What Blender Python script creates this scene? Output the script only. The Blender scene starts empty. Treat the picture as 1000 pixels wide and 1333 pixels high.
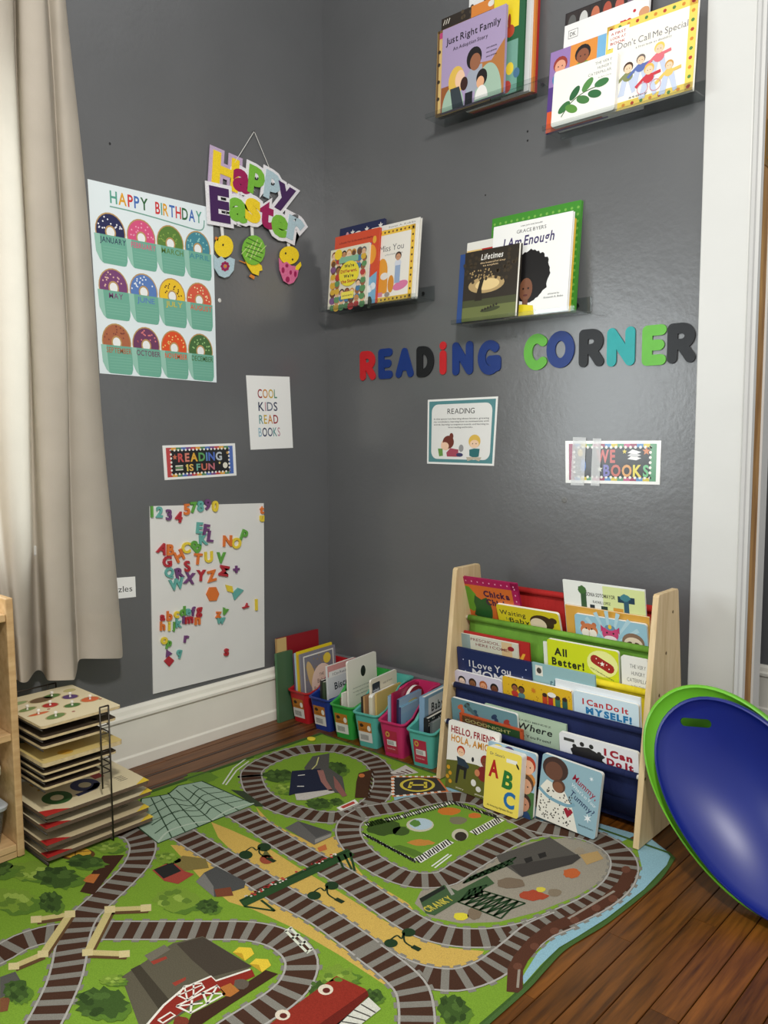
import bpy, math, random
from mathutils import Vector, Matrix
from mathutils.geometry import tessellate_polygon

random.seed(7)
scene = bpy.context.scene
COL = scene.collection
PI = math.pi

# ------------------------------------------------------------------ camera
CAM = Vector((2.3087, -2.1905, 1.045))
YAW, PITCH, ROLL, FPX = 0.743428, 0.094690, 0.005362, 1071.22
_fw = Vector((-math.sin(YAW)*math.cos(PITCH), math.cos(YAW)*math.cos(PITCH), -math.sin(PITCH)))
_r0 = Vector((math.cos(YAW), math.sin(YAW), 0)); _d0 = _fw.cross(_r0)
_rt = _r0*math.cos(ROLL) + _d0*math.sin(ROLL)
_dn = -_r0*math.sin(ROLL) + _d0*math.cos(ROLL)
cam_data = bpy.data.cameras.new('camera')
cam_data.sensor_fit = 'HORIZONTAL'; cam_data.sensor_width = 36.0
cam_data.lens = 36.0*FPX/1000.0
cam_data.clip_start = 0.05
cam = bpy.data.objects.new('camera', cam_data); COL.objects.link(cam)
_m = Matrix.Identity(4)
for i in range(3):
    _m[i][0] = _rt[i]; _m[i][1] = -_dn[i]; _m[i][2] = -_fw[i]; _m[i][3] = CAM[i]
cam.matrix_world = _m
scene.camera = cam

# ------------------------------------------------------------------ light
world = bpy.data.worlds.new('room_ambient'); scene.world = world
world.use_nodes = True
_bg = world.node_tree.nodes['Background']
_bg.inputs[0].default_value = (0.97, 0.985, 1.0, 1); _bg.inputs[1].default_value = 0.68

def area_light(name, loc, target, sx, sy, power, color, shape='RECTANGLE'):
    l = bpy.data.lights.new(name, 'AREA'); l.shape = shape
    l.size = sx
    if shape in ('RECTANGLE', 'ELLIPSE'): l.size_y = sy
    l.energy = power; l.color = color
    o = bpy.data.objects.new(name, l); COL.objects.link(o)
    o.location = loc
    o.rotation_euler = (Vector(target)-Vector(loc)).to_track_quat('-Z', 'Y').to_euler()
    return o
area_light('window_daylight', (-0.30, -2.62, 1.34), (1.0, -2.52, 1.22), 2.75, 1.22, 86, (0.94, 0.98, 1.0))
area_light('ceiling_lamp_light', (2.20, -1.95, 2.42), (0.5, -0.6, 0.8), 0.22, 0.22, 45, (1.0, 0.97, 0.92), 'DISK')

vs = scene.view_settings
vs.view_transform = 'Standard'
try: vs.look = 'None'
except Exception: pass
vs.gamma = 1.0; vs.use_curve_mapping = False
vs.exposure = 0.0

# ------------------------------------------------------------------ pixel -> place
def ray(px, py): return _fw + _rt*((px-500)/FPX) + _dn*((py-666.5)/FPX)
def hit(px, py, pt, n):
    d = ray(px, py); n = Vector(n)
    return CAM + d*((Vector(pt)-CAM).dot(n)/d.dot(n))
def WL(px, py, x=0.0): return hit(px, py, (x, 0, 0), (1, 0, 0))     # left wall plane
def WR(px, py, y=0.0): return hit(px, py, (0, y, 0), (0, 1, 0))     # right wall plane
def FL(px, py, z=0.0): return hit(px, py, (0, 0, z), (0, 0, 1))     # floor plane

# ------------------------------------------------------------------ colour + materials
def lin(c):
    out = []
    for v in c[:3]:
        v = v/255.0
        out.append(v/12.92 if v <= 0.04045 else ((v+0.055)/1.055)**2.4)
    return (out[0], out[1], out[2], 1.0)

def new_mat(name):
    m = bpy.data.materials.new(name); m.use_nodes = True
    nt = m.node_tree
    return m, nt, nt.nodes['Principled BSDF']

def noise(nt, scale, detail=3.0, vec=None, rough=0.5):
    n = nt.nodes.new('ShaderNodeTexNoise'); n.inputs['Scale'].default_value = scale
    n.inputs['Detail'].default_value = detail; n.inputs['Roughness'].default_value = rough
    if vec is not None: nt.links.new(vec, n.inputs['Vector'])
    return n
def objcoord(nt, sc=(1, 1, 1), kind='Object'):
    tc = nt.nodes.new('ShaderNodeTexCoord'); mp = nt.nodes.new('ShaderNodeMapping')
    mp.inputs['Scale'].default_value = sc
    nt.links.new(tc.outputs[kind], mp.inputs['Vector'])
    return mp.outputs['Vector']
def ramp(nt, fac, c0, c1, p0=0.3, p1=0.7):
    r = nt.nodes.new('ShaderNodeValToRGB')
    r.color_ramp.elements[0].position = p0; r.color_ramp.elements[0].color = c0
    r.color_ramp.elements[1].position = p1; r.color_ramp.elements[1].color = c1
    nt.links.new(fac, r.inputs['Fac']); return r.outputs['Color']
def bump(nt, b, h, strength=0.2, dist=0.002):
    n = nt.nodes.new('ShaderNodeBump'); n.inputs['Strength'].default_value = strength
    n.inputs['Distance'].default_value = dist
    nt.links.new(h, n.inputs['Height']); nt.links.new(n.outputs['Normal'], b.inputs['Normal'])

_mats = {}
def mat(name, rgb=(200, 200, 200), rough=0.5, metal=0.0, var=0.06, vscale=12.0, bmp=0.0, bscale=60.0, spec=0.5, coat=0.0, sss=0.0):
    if name in _mats: return _mats[name]
    m, nt, b = new_mat(name)
    c = lin(rgb)
    b.inputs['Roughness'].default_value = rough; b.inputs['Metallic'].default_value = metal
    b.inputs['Specular IOR Level'].default_value = spec
    b.inputs['Coat Weight'].default_value = coat
    v = objcoord(nt)
    n = noise(nt, vscale, 4, v)
    lo = tuple(x*(1-var) for x in c[:3])+(1,); hi = tuple(min(1, x*(1+var)) for x in c[:3])+(1,)
    nt.links.new(ramp(nt, n.outputs['Fac'], lo, hi), b.inputs['Base Color'])
    if bmp > 0:
        bump(nt, b, noise(nt, bscale, 3, v).outputs['Fac'], bmp)
    _mats[name] = m; return m

def print_mat(name, rough=0.45, spec=0.4, coat=0.0, grain=0.0, gscale=300.0, bmp=0.0):
    """flat print: ink colour comes from the mesh's own colour attribute"""
    m, nt, b = new_mat(name)
    a = nt.nodes.new('ShaderNodeAttribute'); a.attribute_name = 'ink'
    b.inputs['Roughness'].default_value = rough; b.inputs['Specular IOR Level'].default_value = spec
    b.inputs['Coat Weight'].default_value = coat; b.inputs['Coat Roughness'].default_value = 0.12
    if grain > 0:
        n = noise(nt, gscale, 3, objcoord(nt))
        g = ramp(nt, n.outputs['Fac'], (1-grain,)*3+(1,), (1,)*3+(1,), 0.35, 0.65)
        mx = nt.nodes.new('ShaderNodeMix'); mx.data_type = 'RGBA'; mx.blend_type = 'MULTIPLY'
        mx.inputs[0].default_value = 1.0
        nt.links.new(a.outputs['Color'], mx.inputs[6]); nt.links.new(g, mx.inputs[7])
        nt.links.new(mx.outputs[2], b.inputs['Base Color'])
        if bmp > 0: bump(nt, b, n.outputs['Fac'], bmp, 0.001)
    else:
        nt.links.new(a.outputs['Color'], b.inputs['Base Color'])
    return m
INK_PAPER = print_mat('printed_paper', 0.55, 0.3)
INK_GLOSS = print_mat('printed_gloss', 0.33, 0.45)
INK_LAMINATE = print_mat('printed_laminate', 0.3, 0.4, coat=0.5)
INK_RUG = print_mat('printed_felt', 0.95, 0.1, grain=0.22, gscale=420, bmp=0.25)
INK_BOARD = print_mat('painted_board', 0.45, 0.35)

def wood_mat(name, c0, c1, rough=0.45, axis=(1, 1, 12), scale=6.0, spec=0.4, vary=0.0, bmp=0.05):
    """axis: coordinate scale; the grain runs along the axis with the smallest number"""
    m, nt, b = new_mat(name)
    v = objcoord(nt, axis)
    info = nt.nodes.new('ShaderNodeObjectInfo')
    add = nt.nodes.new('ShaderNodeVectorMath'); add.operation = 'ADD'
    sc = nt.nodes.new('ShaderNodeVectorMath'); sc.operation = 'SCALE'; sc.inputs[0].default_value = (31, 17, 47)
    nt.links.new(info.outputs['Random'], sc.inputs['Scale'])
    nt.links.new(v, add.inputs[0]); nt.links.new(sc.outputs[0], add.inputs[1])
    n = noise(nt, scale, 6, add.outputs[0], 0.6)
    col = ramp(nt, n.outputs['Fac'], lin(c0), lin(c1), 0.3, 0.7)
    if vary > 0:
        mr = nt.nodes.new('ShaderNodeMapRange'); mr.inputs['To Min'].default_value = 1-vary; mr.inputs['To Max'].default_value = 1+vary
        nt.links.new(info.outputs['Random'], mr.inputs['Value'])
        hs = nt.nodes.new('ShaderNodeHueSaturation'); nt.links.new(mr.outputs[0], hs.inputs['Value'])
        nt.links.new(col, hs.inputs['Color']); col = hs.outputs['Color']
    nt.links.new(col, b.inputs['Base Color'])
    b.inputs['Roughness'].default_value = rough; b.inputs['Specular IOR Level'].default_value = spec
    bump(nt, b, n.outputs['Fac'], bmp, 0.001)
    _mats[name] = m; return m

def clear_mat(name, tint=(235, 240, 240), gloss=0.12, rough=0.05, body=0.0):
    """thin clear plastic or glass: lets light through and mirrors a little"""
    m = bpy.data.materials.new(name); m.use_nodes = True; nt = m.node_tree; nt.nodes.clear()
    out = nt.nodes.new('ShaderNodeOutputMaterial')
    t = nt.nodes.new('ShaderNodeBsdfTransparent'); t.inputs[0].default_value = lin(tint)
    g = nt.nodes.new('ShaderNodeBsdfGlossy'); g.inputs['Roughness'].default_value = rough
    lw = nt.nodes.new('ShaderNodeLayerWeight')                 # Schlick curve, the same on both faces of the thin sheet
    pw = nt.nodes.new('ShaderNodeMath'); pw.operation = 'POWER'; pw.inputs[1].default_value = 5.0
    nt.links.new(lw.outputs['Facing'], pw.inputs[0])
    mt = nt.nodes.new('ShaderNodeMath'); mt.operation = 'MULTIPLY_ADD'; mt.inputs[1].default_value = 0.8; mt.inputs[2].default_value = gloss*0.3
    nt.links.new(pw.outputs[0], mt.inputs[0])
    mx = nt.nodes.new('ShaderNodeMixShader'); nt.links.new(mt.outputs[0], mx.inputs[0])
    nt.links.new(t.outputs[0], mx.inputs[1]); nt.links.new(g.outputs[0], mx.inputs[2])
    last = mx
    if body > 0:
        d = nt.nodes.new('ShaderNodeBsdfDiffuse'); d.inputs[0].default_value = lin(tint)
        m2 = nt.nodes.new('ShaderNodeMixShader'); m2.inputs[0].default_value = body
        nt.links.new(mx.outputs[0], m2.inputs[1]); nt.links.new(d.outputs[0], m2.inputs[2]); last = m2
    nt.links.new(last.outputs[0], out.inputs[0])
    return m

# ------------------------------------------------------------------ objects
def put(o, parent=None):
    COL.objects.link(o)
    if parent is not None: o.parent = parent
    return o
def tag(o, label=None, cat=None, group=None, kind=None):
    if label: o['label'] = label
    if cat: o['category'] = cat
    if group: o['group'] = group
    if kind: o['kind'] = kind
    return o
def thing(name, label, cat, loc=(0, 0, 0), matrix=None, group=None):
    o = bpy.data.objects.new(name, None); o.empty_display_size = 0.05
    COL.objects.link(o)
    if matrix is not None: o.matrix_world = matrix
    else: o.location = loc
    return tag(o, label, cat, group)

class MB:
    """collects solids; build() links them as one mesh object"""
    def __init__(s): s.v = []; s.f = []
    def add(s, vs, fs):
        k = len(s.v); s.v += [tuple(p) for p in vs]; s.f += [tuple(i+k for i in f) for f in fs]; return s
    def box(s, a, b):
        x0, y0, z0 = a; x1, y1, z1 = b
        return s.add([(x0,y0,z0),(x1,y0,z0),(x1,y1,z0),(x0,y1,z0),(x0,y0,z1),(x1,y0,z1),(x1,y1,z1),(x0,y1,z1)],
                     [(0,3,2,1),(4,5,6,7),(0,1,5,4),(1,2,6,5),(2,3,7,6),(3,0,4,7)])
    def prism(s, poly, fn, h0, h1):
        """poly: 2-D outline; fn(a,b,h) -> 3-D"""
        n = len(poly)
        vs = [fn(a, b, h0) for a, b in poly]+[fn(a, b, h1) for a, b in poly]
        fs = [tuple(range(n-1, -1, -1)), tuple(range(n, 2*n))]+[(i, (i+1) % n, n+(i+1) % n, n+i) for i in range(n)]
        return s.add(vs, fs)
    def tube(s, pts, r, n=8, cap=True):
        pts = [Vector(p) for p in pts]; rings = []
        for i, p in enumerate(pts):
            d = (pts[min(i+1, len(pts)-1)]-pts[max(i-1, 0)]).normalized()
            a = Vector((0, 0, 1)) if abs(d.z) < 0.9 else Vector((1, 0, 0))
            u = d.cross(a).normalized(); w = d.cross(u)
            rr = r[i] if isinstance(r, (list, tuple)) else r
            rings.append([p+u*rr*math.cos(2*PI*k/n)+w*rr*math.sin(2*PI*k/n) for k in range(n)])
        return s.loft(rings, True, cap)
    def loft(s, rings, closed=True, cap=True):
        n = len(rings[0]); vs = [p for r in rings for p in r]; fs = []
        for i in range(len(rings)-1):
            for k in range(n if closed else n-1):
                a = i*n+k; b = i*n+(k+1) % n
                fs.append((a, b, b+n, a+n))
        if cap and closed:
            fs.append(tuple(range(n-1, -1, -1))); fs.append(tuple(range((len(rings)-1)*n, len(rings)*n)))
        return s.add(vs, fs)
    def disc(s, c, r, h, n=16, axis='z', r2=None):
        r2 = r if r2 is None else r2; c = Vector(c)
        ax = {'x': (Vector((0,1,0)), Vector((0,0,1)), Vector((1,0,0))), 'y': (Vector((0,0,1)), Vector((1,0,0)), Vector((0,1,0))), 'z': (Vector((1,0,0)), Vector((0,1,0)), Vector((0,0,1)))}[axis]
        rings = [[c+ax[0]*q*math.cos(2*PI*k/n)+ax[1]*q*math.sin(2*PI*k/n)+ax[2]*hh for k in range(n)] for q, hh in ((r, 0), (r2, h))]
        return s.loft(rings)
    def mesh(s, name, smooth=False):
        me = bpy.data.meshes.new(name); me.from_pydata(s.v, [], s.f); me.validate(); me.update()
        if smooth:
            for p in me.polygons: p.use_smooth = True
        return me
    def build(s, name, m, parent=None, smooth=False, bevel=0.0, subsurf=0):
        me = s.mesh(name, smooth); me.materials.append(m)
        o = bpy.data.objects.new(name, me); put(o, parent)
        if bevel > 0:
            b = o.modifiers.new('edge', 'BEVEL'); b.width = bevel; b.segments = 2; b.limit_method = 'ANGLE'
        if subsurf:
            q = o.modifiers.new('soft', 'SUBSURF'); q.levels = subsurf; q.render_levels = subsurf
        return o

# ------------------------------------------------------------------ glyphs
_gl = {}
def glyph(ch, off=0.0):
    k = (ch, off)
    if k in _gl: return _gl[k]
    if ch == ' ':
        _gl[k] = ([], [], 0.28); return _gl[k]
    cu = bpy.data.curves.new('glyph', 'FONT'); cu.body = ch; cu.size = 1.0; cu.resolution_u = 3
    cu.offset = off; cu.fill_mode = 'FRONT'
    ob = bpy.data.objects.new('glyph', cu)
    me = bpy.data.meshes.new_from_object(ob)
    vs = [(v.co.x, v.co.y) for v in me.vertices]
    fs = [tuple(p.vertices) for p in me.polygons]
    x0 = min(v[0] for v in vs); x1 = max(v[0] for v in vs)
    vs = [((x-x0)/0.73, y/0.73) for x, y in vs]        # cap height = 1
    bpy.data.objects.remove(ob); bpy.data.curves.remove(cu); bpy.data.meshes.remove(me)
    _gl[k] = (vs, fs, (x1-x0)/0.73+0.13); return _gl[k]

def outline_edges(fs):
    cnt = {}
    for f in fs:
        for i in range(len(f)):
            a, b = f[i], f[(i+1) % len(f)]
            cnt[(a, b)] = cnt.get((a, b), 0)+1
    return [(a, b) for (a, b) in cnt if (b, a) not in cnt]

def solid_glyph(mb, ch, fn, h0, h1, off=0.0, size=1.0, center=True):
    """glyph as a solid plate: fn(a,b,h) -> 3-D, a to the right, b up"""
    vs, fs, adv = glyph(ch, off)
    xs = [v[0] for v in vs]; ys = [v[1] for v in vs]
    cx, cy = ((min(xs)+max(xs))/2, (min(ys)+max(ys))/2) if center else (0, 0)
    P = [((x-cx)*size, (y-cy)*size) for x, y in vs]; n = len(P)
    V = [fn(a, b, h0) for a, b in P]+[fn(a, b, h1) for a, b in P]
    F = [tuple(i+n for i in f) for f in fs]+[tuple(reversed(f)) for f in fs]+[(a, b, b+n, a+n) for a, b in outline_edges(fs)]
    mb.add(V, F)

# ------------------------------------------------------------------ flat print
class Art:
    """flat coloured shapes on a sheet; T(a,b,z) -> 3-D"""
    EPS = 4e-5
    def __init__(s, T, ys=1.0):
        s.T = T; s.v = []; s.f = []; s.c = []; s.z = 0; s.ys = ys
    def _put(s, pts, tris, col):
        s.z += 1; k = len(s.v); h = s.z*s.EPS
        s.v += [tuple(s.T(a, b, h)) for a, b in pts]
        c = lin(col)
        for t in tris: s.f.append(tuple(i+k for i in t)); s.c.append(c)
    def poly(s, pts, col):
        tr = tessellate_polygon([[Vector((a, b, 0)) for a, b in pts]])
        s._put(pts, tr, col); return s
    def rect(s, x0, y0, x1, y1, col): return s._put([(x0,y0),(x1,y0),(x1,y1),(x0,y1)], [(0,1,2,3)], col) or s
    def ell(s, cx, cy, rx, ry, col, rot=0.0, n=20, a0=0.0, a1=360.0):
        c, q = math.cos(rot), math.sin(rot); full = abs(a1-a0) >= 359.9; P = []
        for i in range(n if full else n+1):
            t = math.radians(a0+(a1-a0)*i/n); x = rx*math.cos(t); y = ry*math.sin(t)
            P.append((cx+x*c-y*q, cy+x*q+y*c))
        s._put(P, [tuple(range(len(P)))], col); return s
    def ring(s, cx, cy, r0, r1, col, ky=1.0, n=24):
        P = []
        for i in range(n):
            t = 2*PI*i/n; P += [(cx+r0*math.cos(t), cy+r0*ky*math.sin(t)), (cx+r1*math.cos(t), cy+r1*ky*math.sin(t))]
        s._put(P, [(2*i, 2*i+1, (2*i+3) % (2*n), (2*i+2) % (2*n)) for i in range(n)], col); return s
    def line(s, pts, w, col, closed=False, rnd=False):
        P = []; F = []; q = list(pts)+([pts[0]] if closed else []); n = len(q)
        for i in range(n):
            if closed: a = q[(i-1) % (n-1)]; b = q[(i+1) % (n-1)]
            else: a = q[max(i-1, 0)]; b = q[min(i+1, n-1)]
            dx, dy = b[0]-a[0], b[1]-a[1]; L = math.hypot(dx, dy) or 1
            nx, ny = -dy/L*w/2, dx/L*w/2
            P += [(q[i][0]+nx, q[i][1]+ny), (q[i][0]-nx, q[i][1]-ny)]
        for i in range(n-1): F.append((2*i, 2*i+1, 2*i+3, 2*i+2))
        s._put(P, F, col)
        if rnd:
            z = s.z
            for p in (q[0], q[-1]): s.z = z; s.ell(p[0], p[1], w/2, w/2, col, n=10)
        return s
    def segs(s, segs, w, col):
        P = []; F = []
        for (ax, ay), (bx, by) in segs:
            L = math.hypot(bx-ax, by-ay) or 1; nx, ny = -(by-ay)/L*w/2, (bx-ax)/L*w/2; k = len(P)
            P += [(ax+nx, ay+ny), (ax-nx, ay-ny), (bx-nx, by-ny), (bx+nx, by+ny)]; F.append((k, k+1, k+2, k+3))
        s._put(P, F, col); return s
    def dots(s, pts, r, col, n=8, ky=1.0):
        P = []; F = []
        for p in pts:
            k = len(P); rr = p[2] if len(p) > 2 else r
            P += [(p[0]+rr*math.cos(2*PI*i/n), p[1]+rr*ky*math.sin(2*PI*i/n)) for i in range(n)]; F.append(tuple(range(k, k+n)))
        s._put(P, F, col); return s
    def blob(s, cx, cy, rx, ry, col, seed=0, n=22, amp=0.22):
        rnd = random.Random(seed); P = []
        for i in range(n):
            t = 2*PI*i/n; k = 1-amp*rnd.random(); P.append((cx+rx*k*math.cos(t), cy+ry*k*math.sin(t)))
        s.poly(P, col); return s
    def star(s, cx, cy, r, col, rot=0.0, n=5, inner=0.45):
        P = [(cx+(r if i % 2 == 0 else r*inner)*math.cos(rot+PI/2+PI*i/n), cy+s.ys*(r if i % 2 == 0 else r*inner)*math.sin(rot+PI/2+PI*i/n)) for i in range(2*n)]
        s.poly(P, col); return s
    def text(s, txt, x, y, h, col, anchor='c', rot=0.0, off=0.0, sx=1.0, ky=1.0, cols=None, fit=None, track=0.0, skew=0.0):
        """h = cap height; fit = total width to fill"""
        adv = [glyph(c, off)[2]+track for c in txt]; tot = sum(adv)
        if fit: sx = fit/(tot*h)
        W = tot*h*sx; ox = {'c': -W/2, 'l': 0, 'r': -W}[anchor]; cr, sr = math.cos(rot), math.sin(rot)
        z = s.z; pen = ox; k = 0
        for ch, a in zip(txt, adv):
            vs, fs, _ = glyph(ch, off)
            if vs:
                P = []
                for gx, gy in vs:
                    lx = pen+(gx+skew*gy)*h*sx; ly = gy*h*s.ys*ky
                    P.append((x+lx*cr-ly*sr, y+lx*sr+ly*cr))
                s.z = z; s._put(P, fs, cols[k % len(cols)] if cols else col); k += 1
            pen += a*h*sx
        return s
    def build(s, name, m, parent=None):
        me = bpy.data.meshes.new(name); me.from_pydata(s.v, [], s.f)
        at = me.color_attributes.new('ink', 'FLOAT_COLOR', 'CORNER')
        buf = []
        for f, c in zip(s.f, s.c): buf += list(c)*len(f)
        at.data.foreach_set('color', buf)
        me.materials.append(m); me.update()
        o = bpy.data.objects.new(name, me); return put(o, parent)

def spline(pts, k=6, closed=False):
    """Catmull-Rom through pts"""
    n = len(pts); out = []
    for i in range(n if closed else n-1):
        if closed: p0, p1, p2, p3 = pts[(i-1) % n], pts[i], pts[(i+1) % n], pts[(i+2) % n]
        else: p0, p1, p2, p3 = pts[max(i-1, 0)], pts[i], pts[i+1], pts[min(i+2, n-1)]
        for j in range(k):
            t = j/k
            out.append(tuple(0.5*(2*b+(c-a)*t+(2*a-5*b+4*c-d)*t*t+(3*b-a-3*c+d)*t**3) for a, b, c, d in zip(p0, p1, p2, p3)))
    if not closed: out.append(tuple(pts[-1]))
    return out

# ================================================================== the room
def wall_material():
    m, nt, b = new_mat('grey_wall_paint')
    v = objcoord(nt)
    n = noise(nt, 3.0, 5, v); c = lin((97, 98, 99))
    nt.links.new(ramp(nt, n.outputs['Fac'], tuple(x*0.94 for x in c[:3])+(1,), tuple(x*1.05 for x in c[:3])+(1,)), b.inputs['Base Color'])
    n2 = noise(nt, 70, 4, v); n3 = noise(nt, 9, 3, v)
    ad = nt.nodes.new('ShaderNodeMath'); ad.operation = 'MULTIPLY_ADD'; ad.inputs[1].default_value = 2.5
    nt.links.new(n3.outputs['Fac'], ad.inputs[0]); nt.links.new(n2.outputs['Fac'], ad.inputs[2])
    bump(nt, b, ad.outputs[0], 0.16, 0.003)
    b.inputs['Roughness'].default_value = 0.28; b.inputs['Specular IOR Level'].default_value = 0.8
    return m
WALL = wall_material()
TRIM = mat('cream_trim_paint', (232, 228, 214), 0.4, var=0.04, vscale=6, bmp=0.12, bscale=40)
CASING = mat('white_casing_paint', (206, 206, 202), 0.42, var=0.03, vscale=4, bmp=0.15, bscale=55)
PLANK = wood_mat('orange_oak_plank', (62, 33, 8), (122, 72, 23), 0.34, (26, 1.6, 26), 3.0, vary=0.22, bmp=0.12)
PLANK_OLD = wood_mat('brown_oak_plank', (74, 42, 19), (118, 74, 38), 0.4, (26, 1.6, 26), 3.0, vary=0.15, bmp=0.12)
INLAY = wood_mat('dark_inlay_strip', (44, 24, 14), (66, 38, 22), 0.4, (26, 2, 26), 3.0, vary=0.1)
SUBFLOOR = mat('dark_subfloor', (30, 18, 10), 0.9)

def structure(o): o['kind'] = 'structure'; return o
HOLE_Y0, HOLE_Y1, HOLE_Z0, HOLE_Z1 = -4.05, -1.25, 0.74, 1.92
w = MB()
w.box((-0.15, -4.3, 0), (0, HOLE_Y0, 3.0)); w.box((-0.15, HOLE_Y1, 0), (0, 0.1, 3.0))
w.box((-0.15, HOLE_Y0, 0), (0, HOLE_Y1, HOLE_Z0)); w.box((-0.15, HOLE_Y0, HOLE_Z1), (0, HOLE_Y1, 3.0))
structure(w.build('wall_left', WALL))
w = MB(); w.box((0.0, 0, 0), (1.56, 0.1, 3.0)); w.box((1.56, 0, 2.3), (2.75, 0.1, 3.0)); w.box((2.47, 0, 0), (3.2, 0.1, 2.3))
structure(w.build('wall_right', WALL))
w = MB(); w.box((0.6, 0.93, 0), (3.2, 1.03, 3.0)); structure(w.build('wall_next_room', WALL))

BASE = [(0, 0), (.024, 0), (.024, .034), (.020, .040), (.018, .150), (.026, .157), (.026, .166), (.017, .172), (.014, .185), (.006, .194), (0, .194)]
structure(MB().prism(BASE, lambda a, b, h: (a, h, b), 0.0, -4.3).build('baseboard_left', TRIM, bevel=0.0015))
structure(MB().prism(BASE, lambda a, b, h: (h, -a, b), 0.026, 1.434).build('baseboard_right', WALL, bevel=0.0015))
structure(MB().prism(BASE, lambda a, b, h: (h, 0.93-a, b), 0.6, 3.2).build('baseboard_next_room', TRIM))

# ---- floor: sub-floor plus single boards
fl = structure(MB().box((-0.02, -4.3, -0.03), (3.2, 0.95, -0.0185)).build('floor', SUBFLOOR))
cols = [(0.000, 0.053, PLANK_OLD), (0.054, 0.107, PLANK_OLD), (0.108, 0.121, INLAY), (0.122, 0.186, PLANK_OLD), (0.187, 0.203, INLAY), (0.204, 0.262, PLANK_OLD)]
x = 0.263
while x < 2.62:
    cols.append((x, x+0.0545, PLANK)); x += 0.0556
_pl = {}
rp = random.Random(3)
for i, (x0, x1, m) in enumerate(cols):
    y = 0.0 if x1 < 1.56 else 0.9
    end = -1.9 if x1 < 1.5 else -2.3
    while y > end:
        L = 3.0 if m is INLAY else rp.choice((0.62, 0.78, 0.95, 1.15))
        key = (round(x1-x0, 4), L, m.name)
        if key not in _pl:
            hw = (x1-x0)/2-0.0004
            b = MB().prism([(-hw, -0.018), (hw, -0.018), (hw, -0.0012), (hw-0.0012, 0), (-hw+0.0012, 0), (-hw, -0.0012)], lambda a, c, h: (a, h, c), 0, -L+0.001)
            _pl[key] = b.mesh('plank'); _pl[key].materials.append(m)
        o = bpy.data.objects.new('plank', _pl[key]); o.location = ((x0+x1)/2, y, 0)
        put(o, fl); y -= L

# ---- door casing on the right
tr = structure(MB().box((1.434, -0.022, 0), (1.556, 0.0, 2.42)).build('trim_1', CASING, bevel=0.003))
bd = MB()
bd.prism([(1.5565, 0), (1.5565, -0.026), (1.562, -0.032), (1.568, -0.026), (1.570, -0.018), (1.577, -0.014), (1.5785, 0)], lambda a, b, h: (a, b, h), 0, 2.42)
bd.build('corner_bead', CASING, tr)
JW = wood_mat('bare_jamb_wood', (120, 78, 34), (196, 152, 92), 0.6, (14, 14, 1.2), 3.0)
MB().box((1.56, 0.0, 0), (1.5765, 0.052, 2.35)).build('jamb_stop', JW, tr)
MB().box((1.56, 0.053, 0), (1.582, 0.102, 2.35)).build('jamb', CASING, tr)
p0 = WL(992, 150, 1.5765)
plate = MB().box((1.5765, 0.006, p0.z-0.11), (1.5785, 0.046, p0.z))
plate.disc((1.5785, 0.026, p0.z-0.02), 0.005, 0.001, 10, 'x'); plate.disc((1.5785, 0.026, p0.z-0.09), 0.005, 0.001, 10, 'x')
plate.build('strike_plate', mat('worn_brass', (190, 148, 70), 0.35, 0.9), tr)

# ---- window on the left wall, behind the curtain
wn = structure(bpy.data.objects.new('window_1', None)); COL.objects.link(wn); wn.location = (0, (HOLE_Y0+HOLE_Y1)/2, HOLE_Z0)
def wbox(mb, a, b):
    l = wn.location; return mb.box(tuple(a[i]-l[i] for i in range(3)), tuple(b[i]-l[i] for i in range(3)))
y0, y1, z0, z1 = HOLE_Y0, HOLE_Y1, HOLE_Z0, HOLE_Z1
cs = MB()
wbox(cs, (0, y1, z0-0.02), (0.02, y1+0.09, z1+0.09)); wbox(cs, (0, y0-0.09, z0-0.02), (0.02, y0, z1+0.09)); wbox(cs, (0, y0, z1), (0.02, y1, z1+0.09))
cs.build('window_casing', CASING, wn, bevel=0.003)
cs = MB(); wbox(cs, (-0.1, y0-0.1, z0-0.03), (0.05, y1+0.1, z0)); cs.build('window_sill', CASING, wn, bevel=0.004)
for (za, zb, xx) in ((z0, (z0+z1)/2+0.02, -0.07), ((z0+z1)/2-0.02, z1, -0.11)):
    fm = MB()
    wbox(fm, (xx-0.03, y0, za), (xx, y0+0.05, zb)); wbox(fm, (xx-0.03, y1-0.05, za), (xx, y1, zb))
    wbox(fm, (xx-0.03, y0+0.05, za), (xx, y1-0.05, za+0.05)); wbox(fm, (xx-0.03, y0+0.05, zb-0.04), (xx, y1-0.05, zb))
    s = fm.build('sash', CASING, wn)
    pm = MB(); wbox(pm, (xx-0.017, y0+0.05, za+0.05), (xx-0.013, y1-0.05, zb-0.04)); pm.build('pane', clear_mat('window_glass', (250, 252, 252), 0.1), s)

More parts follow.
